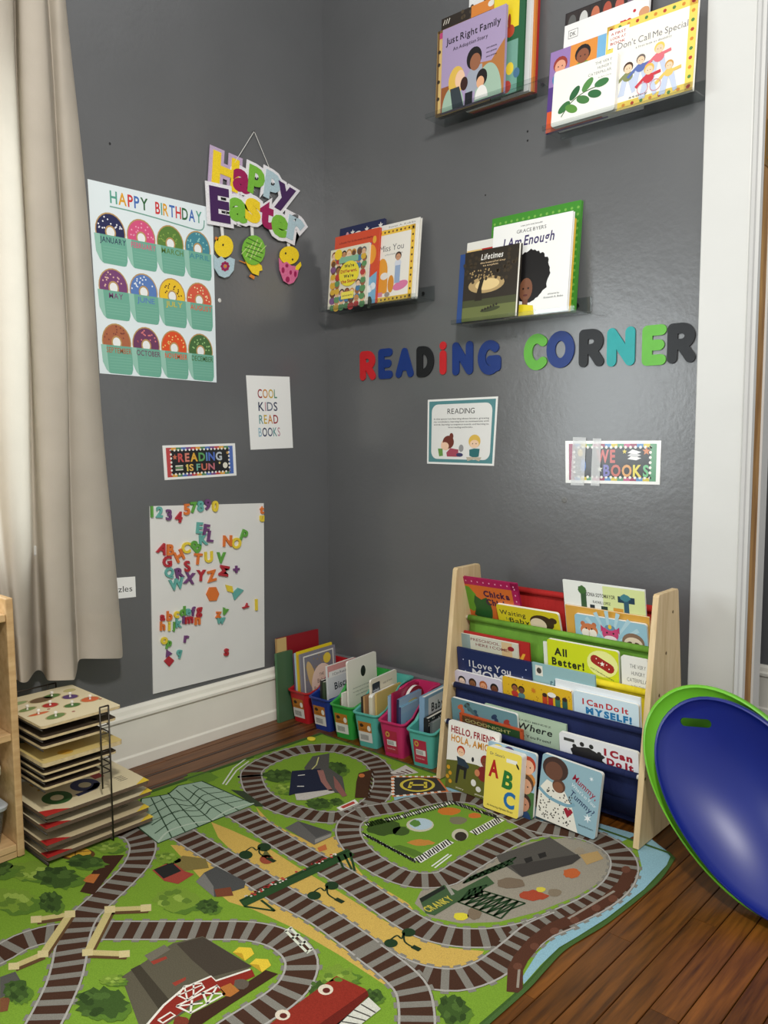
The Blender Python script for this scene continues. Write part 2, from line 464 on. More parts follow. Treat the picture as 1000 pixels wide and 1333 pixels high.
# ---- curtain
def curtain_material():
    m = bpy.data.materials.new('cream_curtain_cloth'); m.use_nodes = True; nt = m.node_tree
    b = nt.nodes['Principled BSDF']; out = nt.nodes['Material Output']
    c = lin((203, 193, 178)); v = objcoord(nt)
    n = noise(nt, 9, 5, v)
    col = ramp(nt, n.outputs['Fac'], tuple(x*0.9 for x in c[:3])+(1,), c)
    nt.links.new(col, b.inputs['Base Color']); b.inputs['Roughness'].default_value = 0.8; b.inputs['Specular IOR Level'].default_value = 0.15
    w1 = noise(nt, 500, 2, v); w2 = noise(nt, 14, 4, v)
    ad = nt.nodes.new('ShaderNodeMath'); ad.operation = 'MULTIPLY_ADD'; ad.inputs[1].default_value = 6
    nt.links.new(w2.outputs['Fac'], ad.inputs[0]); nt.links.new(w1.outputs['Fac'], ad.inputs[2])
    bump(nt, b, ad.outputs[0], 0.3, 0.002)
    t = nt.nodes.new('ShaderNodeBsdfTranslucent'); t.inputs[0].default_value = lin((240, 234, 220))
    mx = nt.nodes.new('ShaderNodeMixShader'); mx.inputs[0].default_value = 0.27
    nt.links.new(b.outputs[0], mx.inputs[1]); nt.links.new(t.outputs[0], mx.inputs[2]); nt.links.new(mx.outputs[0], out.inputs['Surface'])
    return m
# fold lines: depth from the wall, then where they run (x at the top edge, half way down, at the hem) and the hem height
folds = [(.09, -150, -130, 11, 880), (.14, -120, -100, 13, 884), (.08, -90, -70, 15, 880), (.14, -60, -45, 18, 884), (.10, -32, -26, 21, 884), (.165, -8, 0, 25, 888), (.15, 12, 22, 33, 888), (.125, 18, 33, 38, 886), (.045, 20, 36, 46, 871), (.04, 21, 38, 56, 871), (.12, 22, 41, 61, 884), (.155, 27, 45, 63, 886),
         (.17, 45, 65, 82, 886), (.165, 57, 83, 96, 885), (.155, 60, 86, 98, 884), (.085, 61, 87, 98.5, 872), (.08, 62, 88, 99, 858), (.10, 66, 93, 106, 857), (.12, 75, 108, 130, 857), (.10, 84, 124, 154, 857), (.085, 86, 127, 158, 857)]
rows = 22; rings = []
for r_ in range(rows+1):
    t = r_/rows; ring = []
    for d, xa, xb, xc, yb in folds:
        py = -130+(yb+130)*t
        if py < 0: px = xa+(xb-xa)/430*py*0.6
        elif py < 430: px = xa+(xb-xa)*py/430
        else: px = xb+(xc-xb)*(py-430)/(yb-430)
        q = WL(px, py, d); q.y += 0.004*math.sin(9*t+d*60); q.x += 0.004*math.sin(13*t+xa*0.1)
        ring.append(q)
    rings.append(ring)
cu_base = Vector((0.1, -1.1, 0.35))
ct = thing('curtain', 'long cream cloth curtain hanging in folds at the left edge', 'curtain', cu_base)
cb = MB().loft([[p-cu_base for p in r] for r in rings], closed=False, cap=False)
co = cb.build('cloth', curtain_material(), ct, smooth=True, subsurf=2)
# stitched hem band
def row_at(t):
    k = min(int(t*rows), rows-1); f = t*rows-k
    return [a.lerp(b_, f) for a, b_ in zip(rings[k], rings[k+1])]
hem = MB().loft([[p-cu_base+Vector((0.002, 0, 0)) for p in row_at(t)] for t in (0.942, 0.955, 0.97, 0.985, 1.0)], closed=False, cap=False)
hem.build('hem', co.data.materials[0], ct, smooth=True, subsurf=2)

# the rod the curtain hangs from, above the frame
top = rings[0]; rz_ = max(p.z for p in top)+0.012
rd_ = thing('curtain_rod', 'dark curtain rod carrying the cream curtain', 'curtain rod', (0.0, -2.4, rz_-0.03))
RODM = mat('dark_rod_metal', (52, 46, 42), 0.35, 0.7)
MB().tube([(0.118, 1.50, 0.03), (0.118, -1.65, 0.03)], 0.009, 12).build('pole', RODM, rd_, smooth=True)
for yy in (1.46, -1.62):
    MB().box((0.0005, yy-0.012, 0.0), (0.006, yy+0.012, 0.06)).build('bracket_plate', RODM, rd_); MB().box((0.006, yy-0.005, 0.012), (0.122, yy+0.005, 0.02)).build('bracket_arm', RODM, rd_)
for yy in (1.50, -1.65): MB().tube([(0.118, yy, 0.03), (0.118, yy+math.copysign(0.015, yy), 0.03), (0.118, yy+math.copysign(0.035, yy), 0.03)], [0.010, 0.019, 0.006], 12).build('finial', RODM, rd_, smooth=True)

# small marks left on the paint
for nm, par, f, px, py, r, c in (('nail_hole', 'wall_right', WR, 687, 171, .0035, (24, 24, 24)), ('nail_hole', 'wall_right', WR, 687, 183, .0035, (24, 24, 24)), ('nail_hole', 'wall_right', WR, 632, 254, .003, (40, 38, 34)), ('paint_blister', 'wall_right', WR, 735, 651, .010, (112, 112, 110)),
                                 ('nail_hole', 'wall_left', WL, 143, 187, .004, (30, 30, 30)), ('putty_dab', 'wall_left', WL, 286, 391, .007, (214, 212, 206))):
    q = f(px, py); ax = 'x' if f is WL else 'y'
    mb = MB().disc((0, 0, 0), r, .0012 if ax == 'x' else -.0012, 10, ax, r*.6); o = mb.build(nm, mat('mark_%d_%d' % (px, py), c, .5), bpy.data.objects[par]); o.location = q

# ================================================================== things on the walls
PAPER = mat('white_paper', (232, 232, 228), 0.55, var=0.02)
def sheet(name, label, cat, wall, tl, tr_, br, bl, th=0.0012, stand=0.0004, m=None, group=None, bg=(238, 238, 234), ink=None):
    f = WL if wall == 'L' else WR
    s = -1 if wall == 'R' else 1
    off = stand+th
    P = [f(*p, s*off) for p in (bl, br, tr_, tl)]
    n = Vector((1, 0, 0)) if wall == 'L' else Vector((0, -1, 0))
    base = (P[0]+P[1])/2
    W = ((P[1]-P[0]).length+(P[2]-P[3]).length)/2; H = ((P[3]-P[0]).length+(P[2]-P[1]).length)/2
    def T(a, b, z=0.0):
        u, v = a/W, b/H
        return (P[0]*(1-u)*(1-v)+P[1]*u*(1-v)+P[2]*u*v+P[3]*(1-u)*v)-base+n*z
    t = thing(name, label, cat, base, group=group)
    q = [T(0, 0), T(W, 0), T(W, H), T(0, H)]
    MB().add(q+[p-n*th for p in q], [(0,1,2,3), (7,6,5,4), (0,4,5,1), (1,5,6,2), (2,6,7,3), (3,7,4,0)]).build('sheet', m or PAPER, t)
    a = Art(T); a.W = W; a.H = H; a.t = t
    if bg: a.rect(0, 0, W, H, bg)
    return a

# ---- birthday poster --------------------------------------------------------
a = sheet('birthday_poster', 'large pale blue birthday poster with twelve doughnuts in cups', 'poster', 'L', (114, 233), (277, 271), (282, 498), (130, 486), bg=(226, 236, 238))
W, H = a.W, a.H
rb = [(90, 160, 140), (222, 160, 40), (205, 60, 60), (70, 110, 180), (50, 100, 60)]
a.text('HAPPY', W*0.155, H*0.905, H*0.066, (0, 0, 0), 'l', off=0.02, fit=W*0.30, cols=rb, rot=0.0)
a.text('BIRTHDAY', W*0.505, H*0.900, H*0.066, (0, 0, 0), 'l', off=0.02, fit=W*0.40, cols=[(205, 60, 60), (90, 160, 140), (222, 160, 40), (70, 110, 180), (205, 60, 60), (50, 100, 60), (70, 110, 180), (90, 160, 140)])
a.line(spline([(W*.15, H*.885), (W*.3, H*.884), (W*.5, H*.876), (W*.7, H*.865), (W*.86, H*.858), (W*.91, H*.875), (W*.92, H*.92)]), H*.007, (120, 165, 150))
months = [('JANUARY', (44, 46, 84), (235, 235, 240)), ('FEBRUARY', (214, 86, 128), (240, 170, 190)), ('MARCH', (94, 130, 60), (140, 170, 80)), ('APRIL', (72, 138, 152), (150, 205, 200)),
          ('MAY', (122, 70, 116), (230, 190, 170)), ('JUNE', (92, 126, 186), (235, 240, 245)), ('JULY', (236, 194, 48), (70, 40, 30)), ('AUGUST', (214, 92, 70), (245, 225, 170)),
          ('SEPTEMBER', (172, 104, 72), (128, 70, 60)), ('OCTOBER', (112, 64, 96), (226, 130, 130)), ('NOVEMBER', (220, 84, 44), (240, 200, 120)), ('DECEMBER', (74, 110, 64), (160, 200, 130))]
z = a.z; rd = random.Random(5)
for i, (mn, dc, sp) in enumerate(months):
    cx = W*(0.145+0.237*(i % 4)); cy = H*(0.752-0.289*(i//4)); r = W*0.114; ky = 0.100*H/(W*0.114)
    tc = dc if mn not in ('JULY',) else (205, 185, 60)
    a.z = z; a.ell(cx, cy, r, r*ky, (186, 150, 96), n=24)
    a.z = z+1; a.ell(cx, cy, r*0.93, r*ky*0.93, dc, n=24)
    a.z = z+2; a.dots([(cx+q*r*math.cos(t), cy+q*r*ky*math.sin(t), r*0.055) for q, t in [(0.42+0.42*rd.random(), rd.random()*PI) for _ in range(16)]], 0, sp, 6)
    a.z = z+3; a.ell(cx, cy-r*0.02, r*0.36, r*ky*0.36, (186, 150, 96), n=16)
    a.z = z+4; a.ell(cx, cy-r*0.02, r*0.27, r*ky*0.27, (236, 238, 236), n=16)
    a.z = z+5; a.poly([(cx-r*1.08, cy-H*.018), (cx+r*1.05, cy-H*.018), (cx+r*1.05, cy-H*.140), (cx+r*.95, cy-H*.166), (cx+r*.8, cy-H*.170), (cx-r*.55, cy-H*.168), (cx-r*.8, cy-H*.15), (cx-r*1.02, cy-H*.11)], (112, 172, 150))
    a.z = z+6; a.poly([(cx-r*1.08, cy-H*.018), (cx-r*.72, cy-H*.018), (cx-r*.62, cy-H*.166), (cx-r*.8, cy-H*.15), (cx-r*1.02, cy-H*.11)], (150, 196, 178))
    a.z = z+7; a.text(mn, cx+r*.15, cy-H*.058, H*.030, tc, 'c', off=0.01, fit=min(r*1.75, len(mn)*r*0.33))
    a.z = z+7; a.segs([((cx-r*.55, cy-H*q), (cx+r*.95, cy-H*q)) for q in (.08, .095, .11, .125, .14)], H*.0018, (140, 190, 170))
a.build('poster_print', INK_PAPER, a.t)

# ---- letter-size print ------------------------------------------------------
a = sheet('word_print', 'white paper print with four rows of coloured words', 'print', 'L', (320.5, 488.5), (377, 490.5), (381.5, 583), (326.5, 585.5)); W, H = a.W, a.H
R_, O_, Y_, N_, T_, P_ = (150, 40, 50), (205, 140, 60), (200, 170, 60), (58, 64, 90), (96, 150, 150), (190, 150, 160)
G_, B_ = (90, 140, 110), (150, 185, 200)
for k, (wd, cc) in enumerate((('COOL', [R_, O_, Y_, G_]), ('KIDS', [N_, P_, (110, 115, 130), N_]), ('READ', [T_, Y_, O_, R_]), ('BOOKS', [B_, N_, (70, 80, 110), T_, P_]))):
    a.z = 5; a.text(wd, W*.46, H*(.70-.175*k), H*.125, N_, 'c', off=0.012, fit=W*(.46 if k < 3 else .52), cols=cc)
a.build('sheet_print', INK_PAPER, a.t)

# ---- black bookmark signs ---------------------------------------------------
def scallop(a, W, H, cols):
    a.rect(W*.04, H*.07, W*.96, H*.93, (150, 60, 70))
    n = 14; z = a.z
    for i in range(n):
        a.z = z; a.rect(W*(.04+.92*i/n), H*.07, W*(.04+.92*(i+1)/n), H*.93, cols[i % len(cols)])
    a.z = z+1
    a.rect(W*.10, H*.15, W*.90, H*.85, (30, 30, 32))
    a.dots([(W*(.10+.8*i/16), y) for i in range(17) for y in (H*.15, H*.85)]+[(x_, H*(.15+.7*i/6)) for i in range(7) for x_ in (W*.1, W*.9)], H*.035, (236, 232, 222), 8)
a = sheet('reading_sign', 'small black sign with scalloped border saying reading is fun', 'sign', 'L', (211.5, 580), (306, 577), (308, 619), (214.5, 625)); W, H = a.W, a.H
scallop(a, W, H, [(190, 70, 70), (220, 160, 60), (80, 130, 90), (80, 110, 180), (120, 70, 130)])
a.text('READING', W*.5, H*.51, H*.25, R_, 'c', off=0.035, fit=W*.62, cols=[(200, 84, 80), (212, 128, 110), (224, 170, 60), (96, 160, 96), (96, 140, 190), (80, 110, 190), (190, 196, 200)])
a.text('IS FUN', W*.5, H*.23, H*.2, Y_, 'c', off=0.03, fit=W*.40, cols=[(222, 200, 90), (224, 180, 90), (110, 170, 150), (200, 110, 90), (190, 110, 120)])
z = a.z
for x_, y_, q, c_ in ((.15, .65, .09, (200, 110, 80)), (.88, .72, .06, (210, 160, 80)), (.3, .38, .05, (220, 200, 120)), (.76, .42, .05, (220, 200, 120))): a.z = z; a.star(W*x_, H*y_, H*q, c_)
for k in range(3): a.z = z; a.rect(W*.15, H*(.26+.055*k), W*.25, H*(.295+.055*k), ((230, 228, 210), (120, 160, 110), (230, 228, 210))[k])
a.z = z; a.ell(W*.84, H*.34, H*.09, H*.09, (226, 222, 205))
a.build('sign_print', INK_LAMINATE, a.t)

a = sheet('books_sign', 'small black sign about books, half covered with shiny tape', 'sign', 'R', (736, 574), (861, 573.5), (859, 631), (736.5, 628.5)); W, H = a.W, a.H
scallop(a, W, H, [(150, 60, 90), (90, 140, 190), (210, 190, 70), (90, 150, 110), (190, 90, 130)])
a.text('WE', W*.45, H*.50, H*.30, (198, 96, 92), 'c', off=0.035, fit=W*.21, cols=[(204, 104, 100), (196, 92, 84)])
a.text('BOOKS', W*.66, H*.18, H*.27, (0, 0, 0), 'c', off=0.035, fit=W*.48, cols=[(116, 112, 180), (196, 100, 84), (216, 158, 92), (224, 208, 80), (110, 186, 130)])
z = a.z
a.z = z; a.star(W*.86, H*.76, H*.10, (206, 124, 74)); a.z = z; a.star(W*.64, H*.75, H*.06, (220, 200, 80)); a.z = z; a.star(W*.38, H*.34, H*.08, (226, 224, 210))
for k in range(3): a.z = z+k; a.poly([(W*.67, H*(.58+.07*k)), (W*.76, H*(.55+.07*k)), (W*.81, H*(.60+.07*k)), (W*.72, H*(.66+.07*k))], (232, 232, 228) if k != 1 else (200, 200, 200))
a.z = z; a.ell(W*.17, H*.72, W*.03, H*.09, (220, 190, 90)); a.z = z; a.ell(W*.2, H*.42, W*.03, H*.16, (90, 130, 190))
a.build('sign_print', INK_LAMINATE, a.t)
TAPE = clear_mat('shiny_tape', (250, 252, 252), 0.3, 0.35, body=0.45)  # white body imitates window glare on the clear tape
for (x0, x1, ya, yb) in ((743, 762, 569, 631.5), (769, 782, 570.5, 632)):
    p = [WR(*q, -0.0042)-a.t.location for q in ((x0, yb), (x1-1.5, yb+.6), (x1+1, ya+.5), (x0+3, ya))]
    MB().add(p, [(0, 1, 2, 3)]).build('tape_strip', TAPE, a.t)

# ---- reading description sign ----------------------------------------------
a = sheet('description_sign', 'laminated teal bordered sign with two drawn children reading', 'sign', 'R', (557, 520.5), (648.5, 516), (643, 606.5), (556, 603.5)); W, H = a.W, a.H
a.rect(W*.025, H*.03, W*.975, H*.97, (84, 138, 142))
def rrect(a, x0, y0, x1, y1, r, col, ky=1.0):
    P = []
    for cx, cy, s0 in ((x1-r, y1-r*ky, 0), (x0+r, y1-r*ky, 90), (x0+r, y0+r*ky, 180), (x1-r, y0+r*ky, 270)):
        for k in range(6):
            t = math.radians(s0+18*k); P.append((cx+r*math.cos(t), cy+r*ky*math.sin(t)))
    a.poly(P, col)
rrect(a, W*.065, H*.08, W*.935, H*.92, W*.09, (230, 230, 226))
a.text('READING', W*.5, H*.77, H*.085, (40, 40, 40), 'c', fit=W*.40)
for k, ln in enumerate(('In this space I am learning about letters, growing', 'my vocabulary, learning how to communicate with', 'words, learning to sequence sounds, and learning to', 'love reading and books.')):
    a.z = 8; a.text(ln, W*.5, H*(.685-.043*k), H*.024, (50, 50, 50), 'c', off=0.012, fit=W*(.80 if k < 3 else .36))
a.ell(W*.29, H*.30, W*.075, H*.085, (240, 200, 170)); a.ell(W*.325, H*.34, W*.085, H*.10, (112, 52, 40)); a.ell(W*.275, H*.28, W*.06, H*.06, (240, 200, 170))
a.ell(W*.37, H*.43, W*.03, H*.05, (112, 52, 40)); a.poly([(W*.31, H*.12), (W*.48, H*.12), (W*.48, H*.23), (W*.36, H*.25), (W*.30, H*.18)], (166, 74, 92))
a.poly([(W*.17, H*.24), (W*.24, H*.24), (W*.25, H*.13), (W*.19, H*.12)], (104, 150, 72)); a.ell(W*.52, H*.25, W*.035, H*.055, (150, 150, 150)); a.ell(W*.5, H*.15, W*.05, H*.03, (60, 60, 100))
a.ell(W*.71, H*.355, W*.085, H*.10, (222, 184, 84)); a.ell(W*.71, H*.315, W*.065, H*.06, (240, 205, 175)); a.poly([(W*.64, H*.23), (W*.71, H*.25), (W*.79, H*.245), (W*.78, H*.13), (W*.71, H*.11), (W*.645, H*.14)], (46, 110, 112))
a.poly([(W*.60, H*.12), (W*.82, H*.12), (W*.79, H*.06), (W*.71, H*.09), (W*.62, H*.06)], (190, 180, 160)); a.dots([(W*.685, H*.32), (W*.735, H*.32)], W*.007, (60, 40, 30))
a.build('sign_print', INK_LAMINATE, a.t)

# ---- label half hidden by the curtain --------------------------------------
a = sheet('shelf_label', 'small white paper label ending in zzles beside the curtain', 'label', 'L', (128, 754), (176, 750.5), (177, 777), (129, 782)); W, H = a.W, a.H
a.text('Puzzles', W*.93, H*.30, H*.30, (40, 40, 40), 'r', fit=W*.80)
a.build('label_print', INK_PAPER, a.t)

# ---- white board and magnets -----------------------------------------------
a = sheet('magnet_board', 'tall white magnetic sheet on the wall above the baseboard', 'board', 'L', (195, 659), (343.5, 655), (344.5, 868), (199.5, 903.5), th=0.003, stand=0.001, bg=None,
          m=mat('white_board_face', (226, 225, 220), 0.3, var=0.015))
MAG = {'red': (176, 44, 54), 'orange': (218, 116, 50), 'yellow': (226, 200, 60), 'green': (96, 160, 66), 'teal': (100, 170, 160), 'purple': (112, 66, 116)}
def magmat(c): return mat('magnet_foam_'+c, MAG[c], 0.5, var=0.04, vscale=40)
BX = 0.0044
def magnet(ch, px, py, h, c, rot=0.0, what='capital letter', sx=1.0):
    ctr = WL(px, py, BX); s = (WL(px, py-h/2, BX)-WL(px, py+h/2, BX)).length
    lo, hi = glyph(ch, 0.035)[0], None
    ys = [v[1] for v in glyph(ch, 0.035)[0]]; s = s/(max(ys)-min(ys))
    cr, sr = math.cos(math.radians(rot)), math.sin(math.radians(rot))
    base = Vector((BX, ctr.y, ctr.z-0.012))
    def fn(p, q, hh): p *= sx; return (hh, p*cr-q*sr, p*sr+q*cr+0.012)
    mb = MB(); solid_glyph(mb, ch, fn, 0.0, 0.006+0.0003*(hash(px) % 5), 0.035, s)
    o = mb.build('magnetic_letter' if what != 'numeral' else 'magnetic_numeral', magmat(c)); o.location = base
    nm = {'+': 'plus sign'}.get(ch, what+' '+ch)
    return o, nm
def mtag(o, label, cat='magnet', group='foam magnets on the white sheet'): tag(o, label, cat, group)
for ch, px, py, c, rt in (('1', 197, 666, 'green', 0), ('2', 207, 666.5, 'teal', -5), ('3', 219, 670, 'purple', 0), ('4', 232, 673, 'red', -5), ('5', 242.5, 663, 'orange', 0), ('7', 251.6, 660.5, 'green', 0), ('8', 260.3, 659, 'teal', 0), ('9', 269.5, 657, 'purple', -8), ('0', 279.3, 659, 'yellow', -4)):
    o, nm = magnet(ch, px, py, 14.5, c, rt, 'numeral'); mtag(o, '%s magnetic numeral %s along the top of the white sheet' % (c, dict(zip('1234567890', 'one two three four five six seven eight nine zero'.split()))[ch]))
caps = [('E', 259, 687, 'teal', -8), ('F', 268, 689.5, 'purple', -12), ('K', 264.5, 702, 'teal', 0), ('L', 273.5, 698, 'purple', -12), ('N', 295.6, 704, 'orange', -4), ('O', 307, 707, 'yellow', 0), ('P', 317, 697, 'green', -25), ('A', 211, 714, 'red', -25), ('B', 221, 715.5, 'orange', -3), ('H', 232.5, 723.5, 'orange', 25), ('C', 241.5, 713, 'yellow', 0),
        ('G', 217, 731, 'red', 0), ('T', 257, 727.5, 'orange', -8), ('U', 271, 725, 'yellow', 0), ('V', 287, 726, 'green', -6), ('Q', 219.6, 746, 'teal', 0), ('R', 233, 745.6, 'purple', 12), ('S', 243, 737, 'red', 5), ('X', 246, 752.5, 'purple', -12), ('Y', 261, 749, 'red', -5), ('Z', 275, 749.6, 'orange', 6), ('M', 291, 743, 'red', 75), ('W', 229, 760, 'teal', 5), ('I', 333, 787, 'yellow', 0)]
for ch, px, py, c, rt in caps:
    o, nm = magnet(ch, px, py, 14.5, c, rt); mtag(o, '%s magnetic capital letter %s on the white sheet' % (c, ch))
o, _ = magnet('B', 254.5, 711, 17, 'green', 40); mtag(o, 'green magnetic letter with two round holes, tilted beside the yellow C')
o, _ = magnet('+', 307, 741, 9.5, 'purple', 0); mtag(o, 'purple magnetic plus sign on the white sheet')
low = [('a', 211, 804, 'red', 8), ('b', 220, 801.5, 'orange', 13), ('c', 229, 800, 'yellow', 9), ('d', 237, 795.6, 'green', 13), ('e', 244, 796.5, 'teal', 9), ('f', 251, 795.6, 'purple', 12), ('g', 258.5, 797, 'red', 13), ('h', 211, 814.5, 'orange', 12), ('i', 219.6, 815, 'yellow', 12), ('j', 225.5, 815.6, 'green', 13), ('k', 232, 810.5, 'teal', 12), ('l', 238, 806, 'purple', 11), ('m', 245.5, 807, 'red', 9), ('n', 256.5, 808, 'orange', 10), ('z', 283.6, 800, 'orange', 8), ('v', 292, 796, 'green', 9), ('w', 286.5, 807.5, 'teal', 8.5),
       ('o', 213, 833.7, 'yellow', 9.5), ('p', 219, 839, 'green', 11), ('r', 242, 831.6, 'purple', 9), ('q', 232, 851, 'teal', 11), ('s', 294, 848.7, 'red', 9.5), ('y', 319, 790, 'red', 9), ('t', 340.3, 664, 'orange', 10), ('u', 340.3, 675, 'yellow', 8)]
tilts = {'v': -25, 'z': -10, 'w': -12, 'p': -15, 'q': -20, 'y': -60, 'r': -10, 's': -5}
for ch, px, py, c, h in low:
    o, nm = magnet(ch, px, py, h, c, tilts.get(ch, -3), 'small letter'); mtag(o, '%s magnetic small letter %s on the white sheet' % (c, ch))
def shape_magnet(name, pts, c, label):
    q = [WL(*p, BX) for p in pts]; ce = sum(q, Vector())/len(q); lo = min(p.z for p in q); base = Vector((BX, ce.y, lo))
    o = MB().prism([(p.y, p.z) for p in reversed(q)], lambda u, v, h: (h, u-base.y, v-base.z), 0, 0.005).build(name, magmat(c)); o.location = base; mtag(o, label)
shape_magnet('magnetic_hexagon', [(268, 773.5), (272, 764.5), (280.5, 764), (284.5, 773), (281, 781.5), (272, 782)], 'orange', 'orange hexagon magnet in the middle of the white sheet')
shape_magnet('magnetic_rhombus', [(293, 761), (301.5, 763), (303, 771.5), (295.5, 769.5)], 'yellow', 'yellow rhombus magnet touching the teal trapezoid')
shape_magnet('magnetic_trapezoid', [(302, 772), (309, 765), (316.5, 768), (304.5, 781)], 'teal', 'teal trapezoid magnet touching the yellow rhombus')
shape_magnet('magnetic_triangle', [(216.5, 845.5), (223.5, 850.5), (215.5, 855.5)], 'purple', 'small purple triangle magnet above the red square')
shape_magnet('magnetic_square', [(213, 860.5), (219.5, 854), (226, 859.5), (219.5, 867.5)], 'red', 'red square magnet standing on its corner, low on the sheet')

# ---- READING CORNER letters -------------------------------------------------
def arc(cx, cy, rx, ry, a0, a1, n=10): return [(cx+rx*math.cos(math.radians(a0+(a1-a0)*i/n)), cy+ry*math.sin(math.radians(a0+(a1-a0)*i/n))) for i in range(n+1)]
STK = {
 'R': (.72, [[(.13, .13), (.13, .87)], [(.13, .87), (.34, .87)]+arc(.36, .67, .22, .20, 90, -90)+[(.13, .47)], [(.36, .47), (.60, .13)]]),
 'E': (.62, [[(.13, .13), (.13, .87)], [(.13, .87), (.50, .87)], [(.13, .50), (.45, .50)], [(.13, .13), (.50, .13)]]),
 'A': (.78, [[(.12, .12), (.39, .87)], [(.39, .87), (.66, .12)], [(.22, .36), (.56, .36)]]),
 'D': (.74, [[(.13, .13), (.13, .87)], [(.13, .87), (.26, .87)]+arc(.28, .50, .32, .37, 90, -90, 12)+[(.13, .13)]]),
 'i': (.28, [[(.14, .13), (.14, .62)], [(.14, .88), (.14, .885)]]),
 'N': (.78, [[(.13, .13), (.13, .87)], [(.13, .87), (.65, .13)], [(.65, .13), (.65, .87)]]),
 'G': (.80, [arc(.42, .50, .29, .37, 48, 330, 14), [(.44, .42), (.68, .42)], [(.68, .42), (.68, .22)]]),
 'C': (.74, [arc(.42, .50, .29, .37, 48, 312, 14)]),
 'O': (.86, [arc(.43, .50, .30, .37, 0, 360, 20)])}
LC = {'red': (196, 34, 40), 'blue': (22, 52, 120), 'black': (22, 23, 26), 'green': (98, 176, 62), 'teal': (34, 156, 156)}
def stroke_letter(mb, ch, fn, size, wd, th):
    W_, strokes = STK[ch]; cx = W_/2; k = 0
    for st in strokes:
        for i in range(len(st)-1):
            (ax, ay), (bx, by) = st[i], st[i+1]
            L = math.hypot(bx-ax, by-ay); dx, dy = ((bx-ax)/L, (by-ay)/L) if L > 0 else (1, 0)
            t0 = math.atan2(dy, dx); P = []
            for s0, (qx, qy) in ((t0-PI/2, (bx, by)), (t0+PI/2, (ax, ay))):
                P += [(qx+wd/2*math.cos(s0+PI*j/7), qy+wd/2*math.sin(s0+PI*j/7)) for j in range(8)]
            mb.prism([((x_-cx)*size, y_*size) for x_, y_ in P], fn, 0.0, th+k*2.5e-5); k += 1
ri = 0; seen = {}
for ch, px, py, h, c in (('R', 479.5, 476, 38, 'red'), ('E', 502.5, 473.5, 39, 'blue'), ('A', 527.5, 472, 38, 'blue'), ('D', 554.5, 470.5, 40, 'black'), ('i', 577.5, 466.5, 43, 'red'), ('N', 603, 466.5, 43, 'blue'), ('G', 637.5, 465.5, 45, 'blue'),
                         ('C', 697.5, 458.5, 47, 'green'), ('O', 730, 455, 48, 'blue'), ('R', 770, 453, 49, 'black'), ('N', 808.5, 451.5, 50, 'teal'), ('E', 851.5, 449.5, 52, 'green'), ('R', 887, 446.5, 52, 'black')):
    lo = WR(px, py+h/2); hi = WR(px, py-h/2); size = (hi-lo).length
    mb = MB(); stroke_letter(mb, ch, lambda p, q, hh: (p*1.0, -0.0005-hh, q), size, 0.27 if ch != 'i' else 0.25, 0.004)
    o = mb.build('wall_letter', mat('letter_card_'+c, LC[c], 0.42, var=0.05, vscale=30, spec=0.35)); o.location = lo
    n_ = {'R0': 'beginning the word reading', 'R1': 'in the middle of the word corner', 'R2': 'ending the word corner', 'E0': 'in the word reading', 'E1': 'in the word corner', 'N0': 'in the word reading', 'N1': 'in the word corner'}
    k = ch+str(seen.get(ch, 0)); seen[ch] = seen.get(ch, 0)+1
    tag(o, '%s glossy wall letter %s %s' % (c, ch, n_.get(k, 'in the word '+('reading' if px < 660 else 'corner'))), 'letter', 'letters spelling reading corner')

# ---- hanging Easter sign ----------------------------------------------------
EX = 0.006
nail = WL(331, 171, 0.012)
es = thing('easter_sign', 'glitter letter sign saying happy easter hanging from a nail by string', 'hanging sign', Vector((0.0, nail.y, WL(331, 370).z)))
eb = es.location
EM = {'yellow': (240, 208, 40), 'magenta': (156, 26, 84), 'green': (120, 184, 60), 'ice': (176, 200, 208), 'purple': (66, 30, 84), 'white': (232, 230, 232), 'lavender': (190, 168, 196), 'pink': (216, 110, 150), 'orange': (216, 130, 50)}
def gm(c): return mat('glitter_card_'+c, EM[c], 0.45, var=0.12, vscale=300)
def eletter(ch, px, py, h, c, rot, back='white', lift=0.0, sx=1.0):
    ctr = WL(px, py, EX+lift); s = (WL(px, py-h/2, EX)-WL(px, py+h/2, EX)).length
    ys = [v[1] for v in glyph(ch, 0.05)[0]]; s = s/(max(ys)-min(ys))
    cr, sr = math.cos(math.radians(rot)), math.sin(math.radians(rot))
    def mk(dx): return lambda p, q, hh: (EX+lift+dx+hh-eb.x, p*sx*cr-q*sr+ctr.y-eb.y, p*sx*sr+q*cr+ctr.z-eb.z)
    m1 = MB(); solid_glyph(m1, ch, mk(0), 0, 0.003, 0.135, s)
    # fill the counters of the backing so it reads as one card
    b = m1.build('letter_backing', gm(back), es)
    m2 = MB(); solid_glyph(m2, ch, mk(0.003), 0, 0.002, 0.05, s); m2.build('letter', gm(c), b)
for i, e in enumerate((('H', 293, 224, 44, 'yellow', -6, 'lavender'), ('a', 313.5, 236, 30, 'magenta', -5), ('p', 333, 236, 37, 'green', -8), ('p', 354, 243, 37, 'ice', -10), ('y', 370, 259, 37, 'purple', -14),
          ('E', 285.5, 267, 45, 'purple', 2), ('a', 309.5, 274, 31, 'green', -3), ('s', 328.5, 274.5, 32, 'yellow', -3), ('t', 346.5, 280, 36, 'magenta', -6), ('e', 363.5, 294.5, 29, 'green', -6), ('r', 384, 299, 32, 'ice', -12))):
    eletter(*e, lift=0.0005*i, sx=1.12)
RIB = mat('white_ribbon', (226, 226, 222), 0.5)
def wpoly(name, pts, m, lift, th=0.003, parent=es):
    q = [WL(*p, EX) for p in pts]
    return MB().prism([(p.y, p.z) for p in reversed(q)], lambda u, v, h: (h-eb.x, u-eb.y, v-eb.z), EX+lift, EX+lift+th).build(name, m, parent)
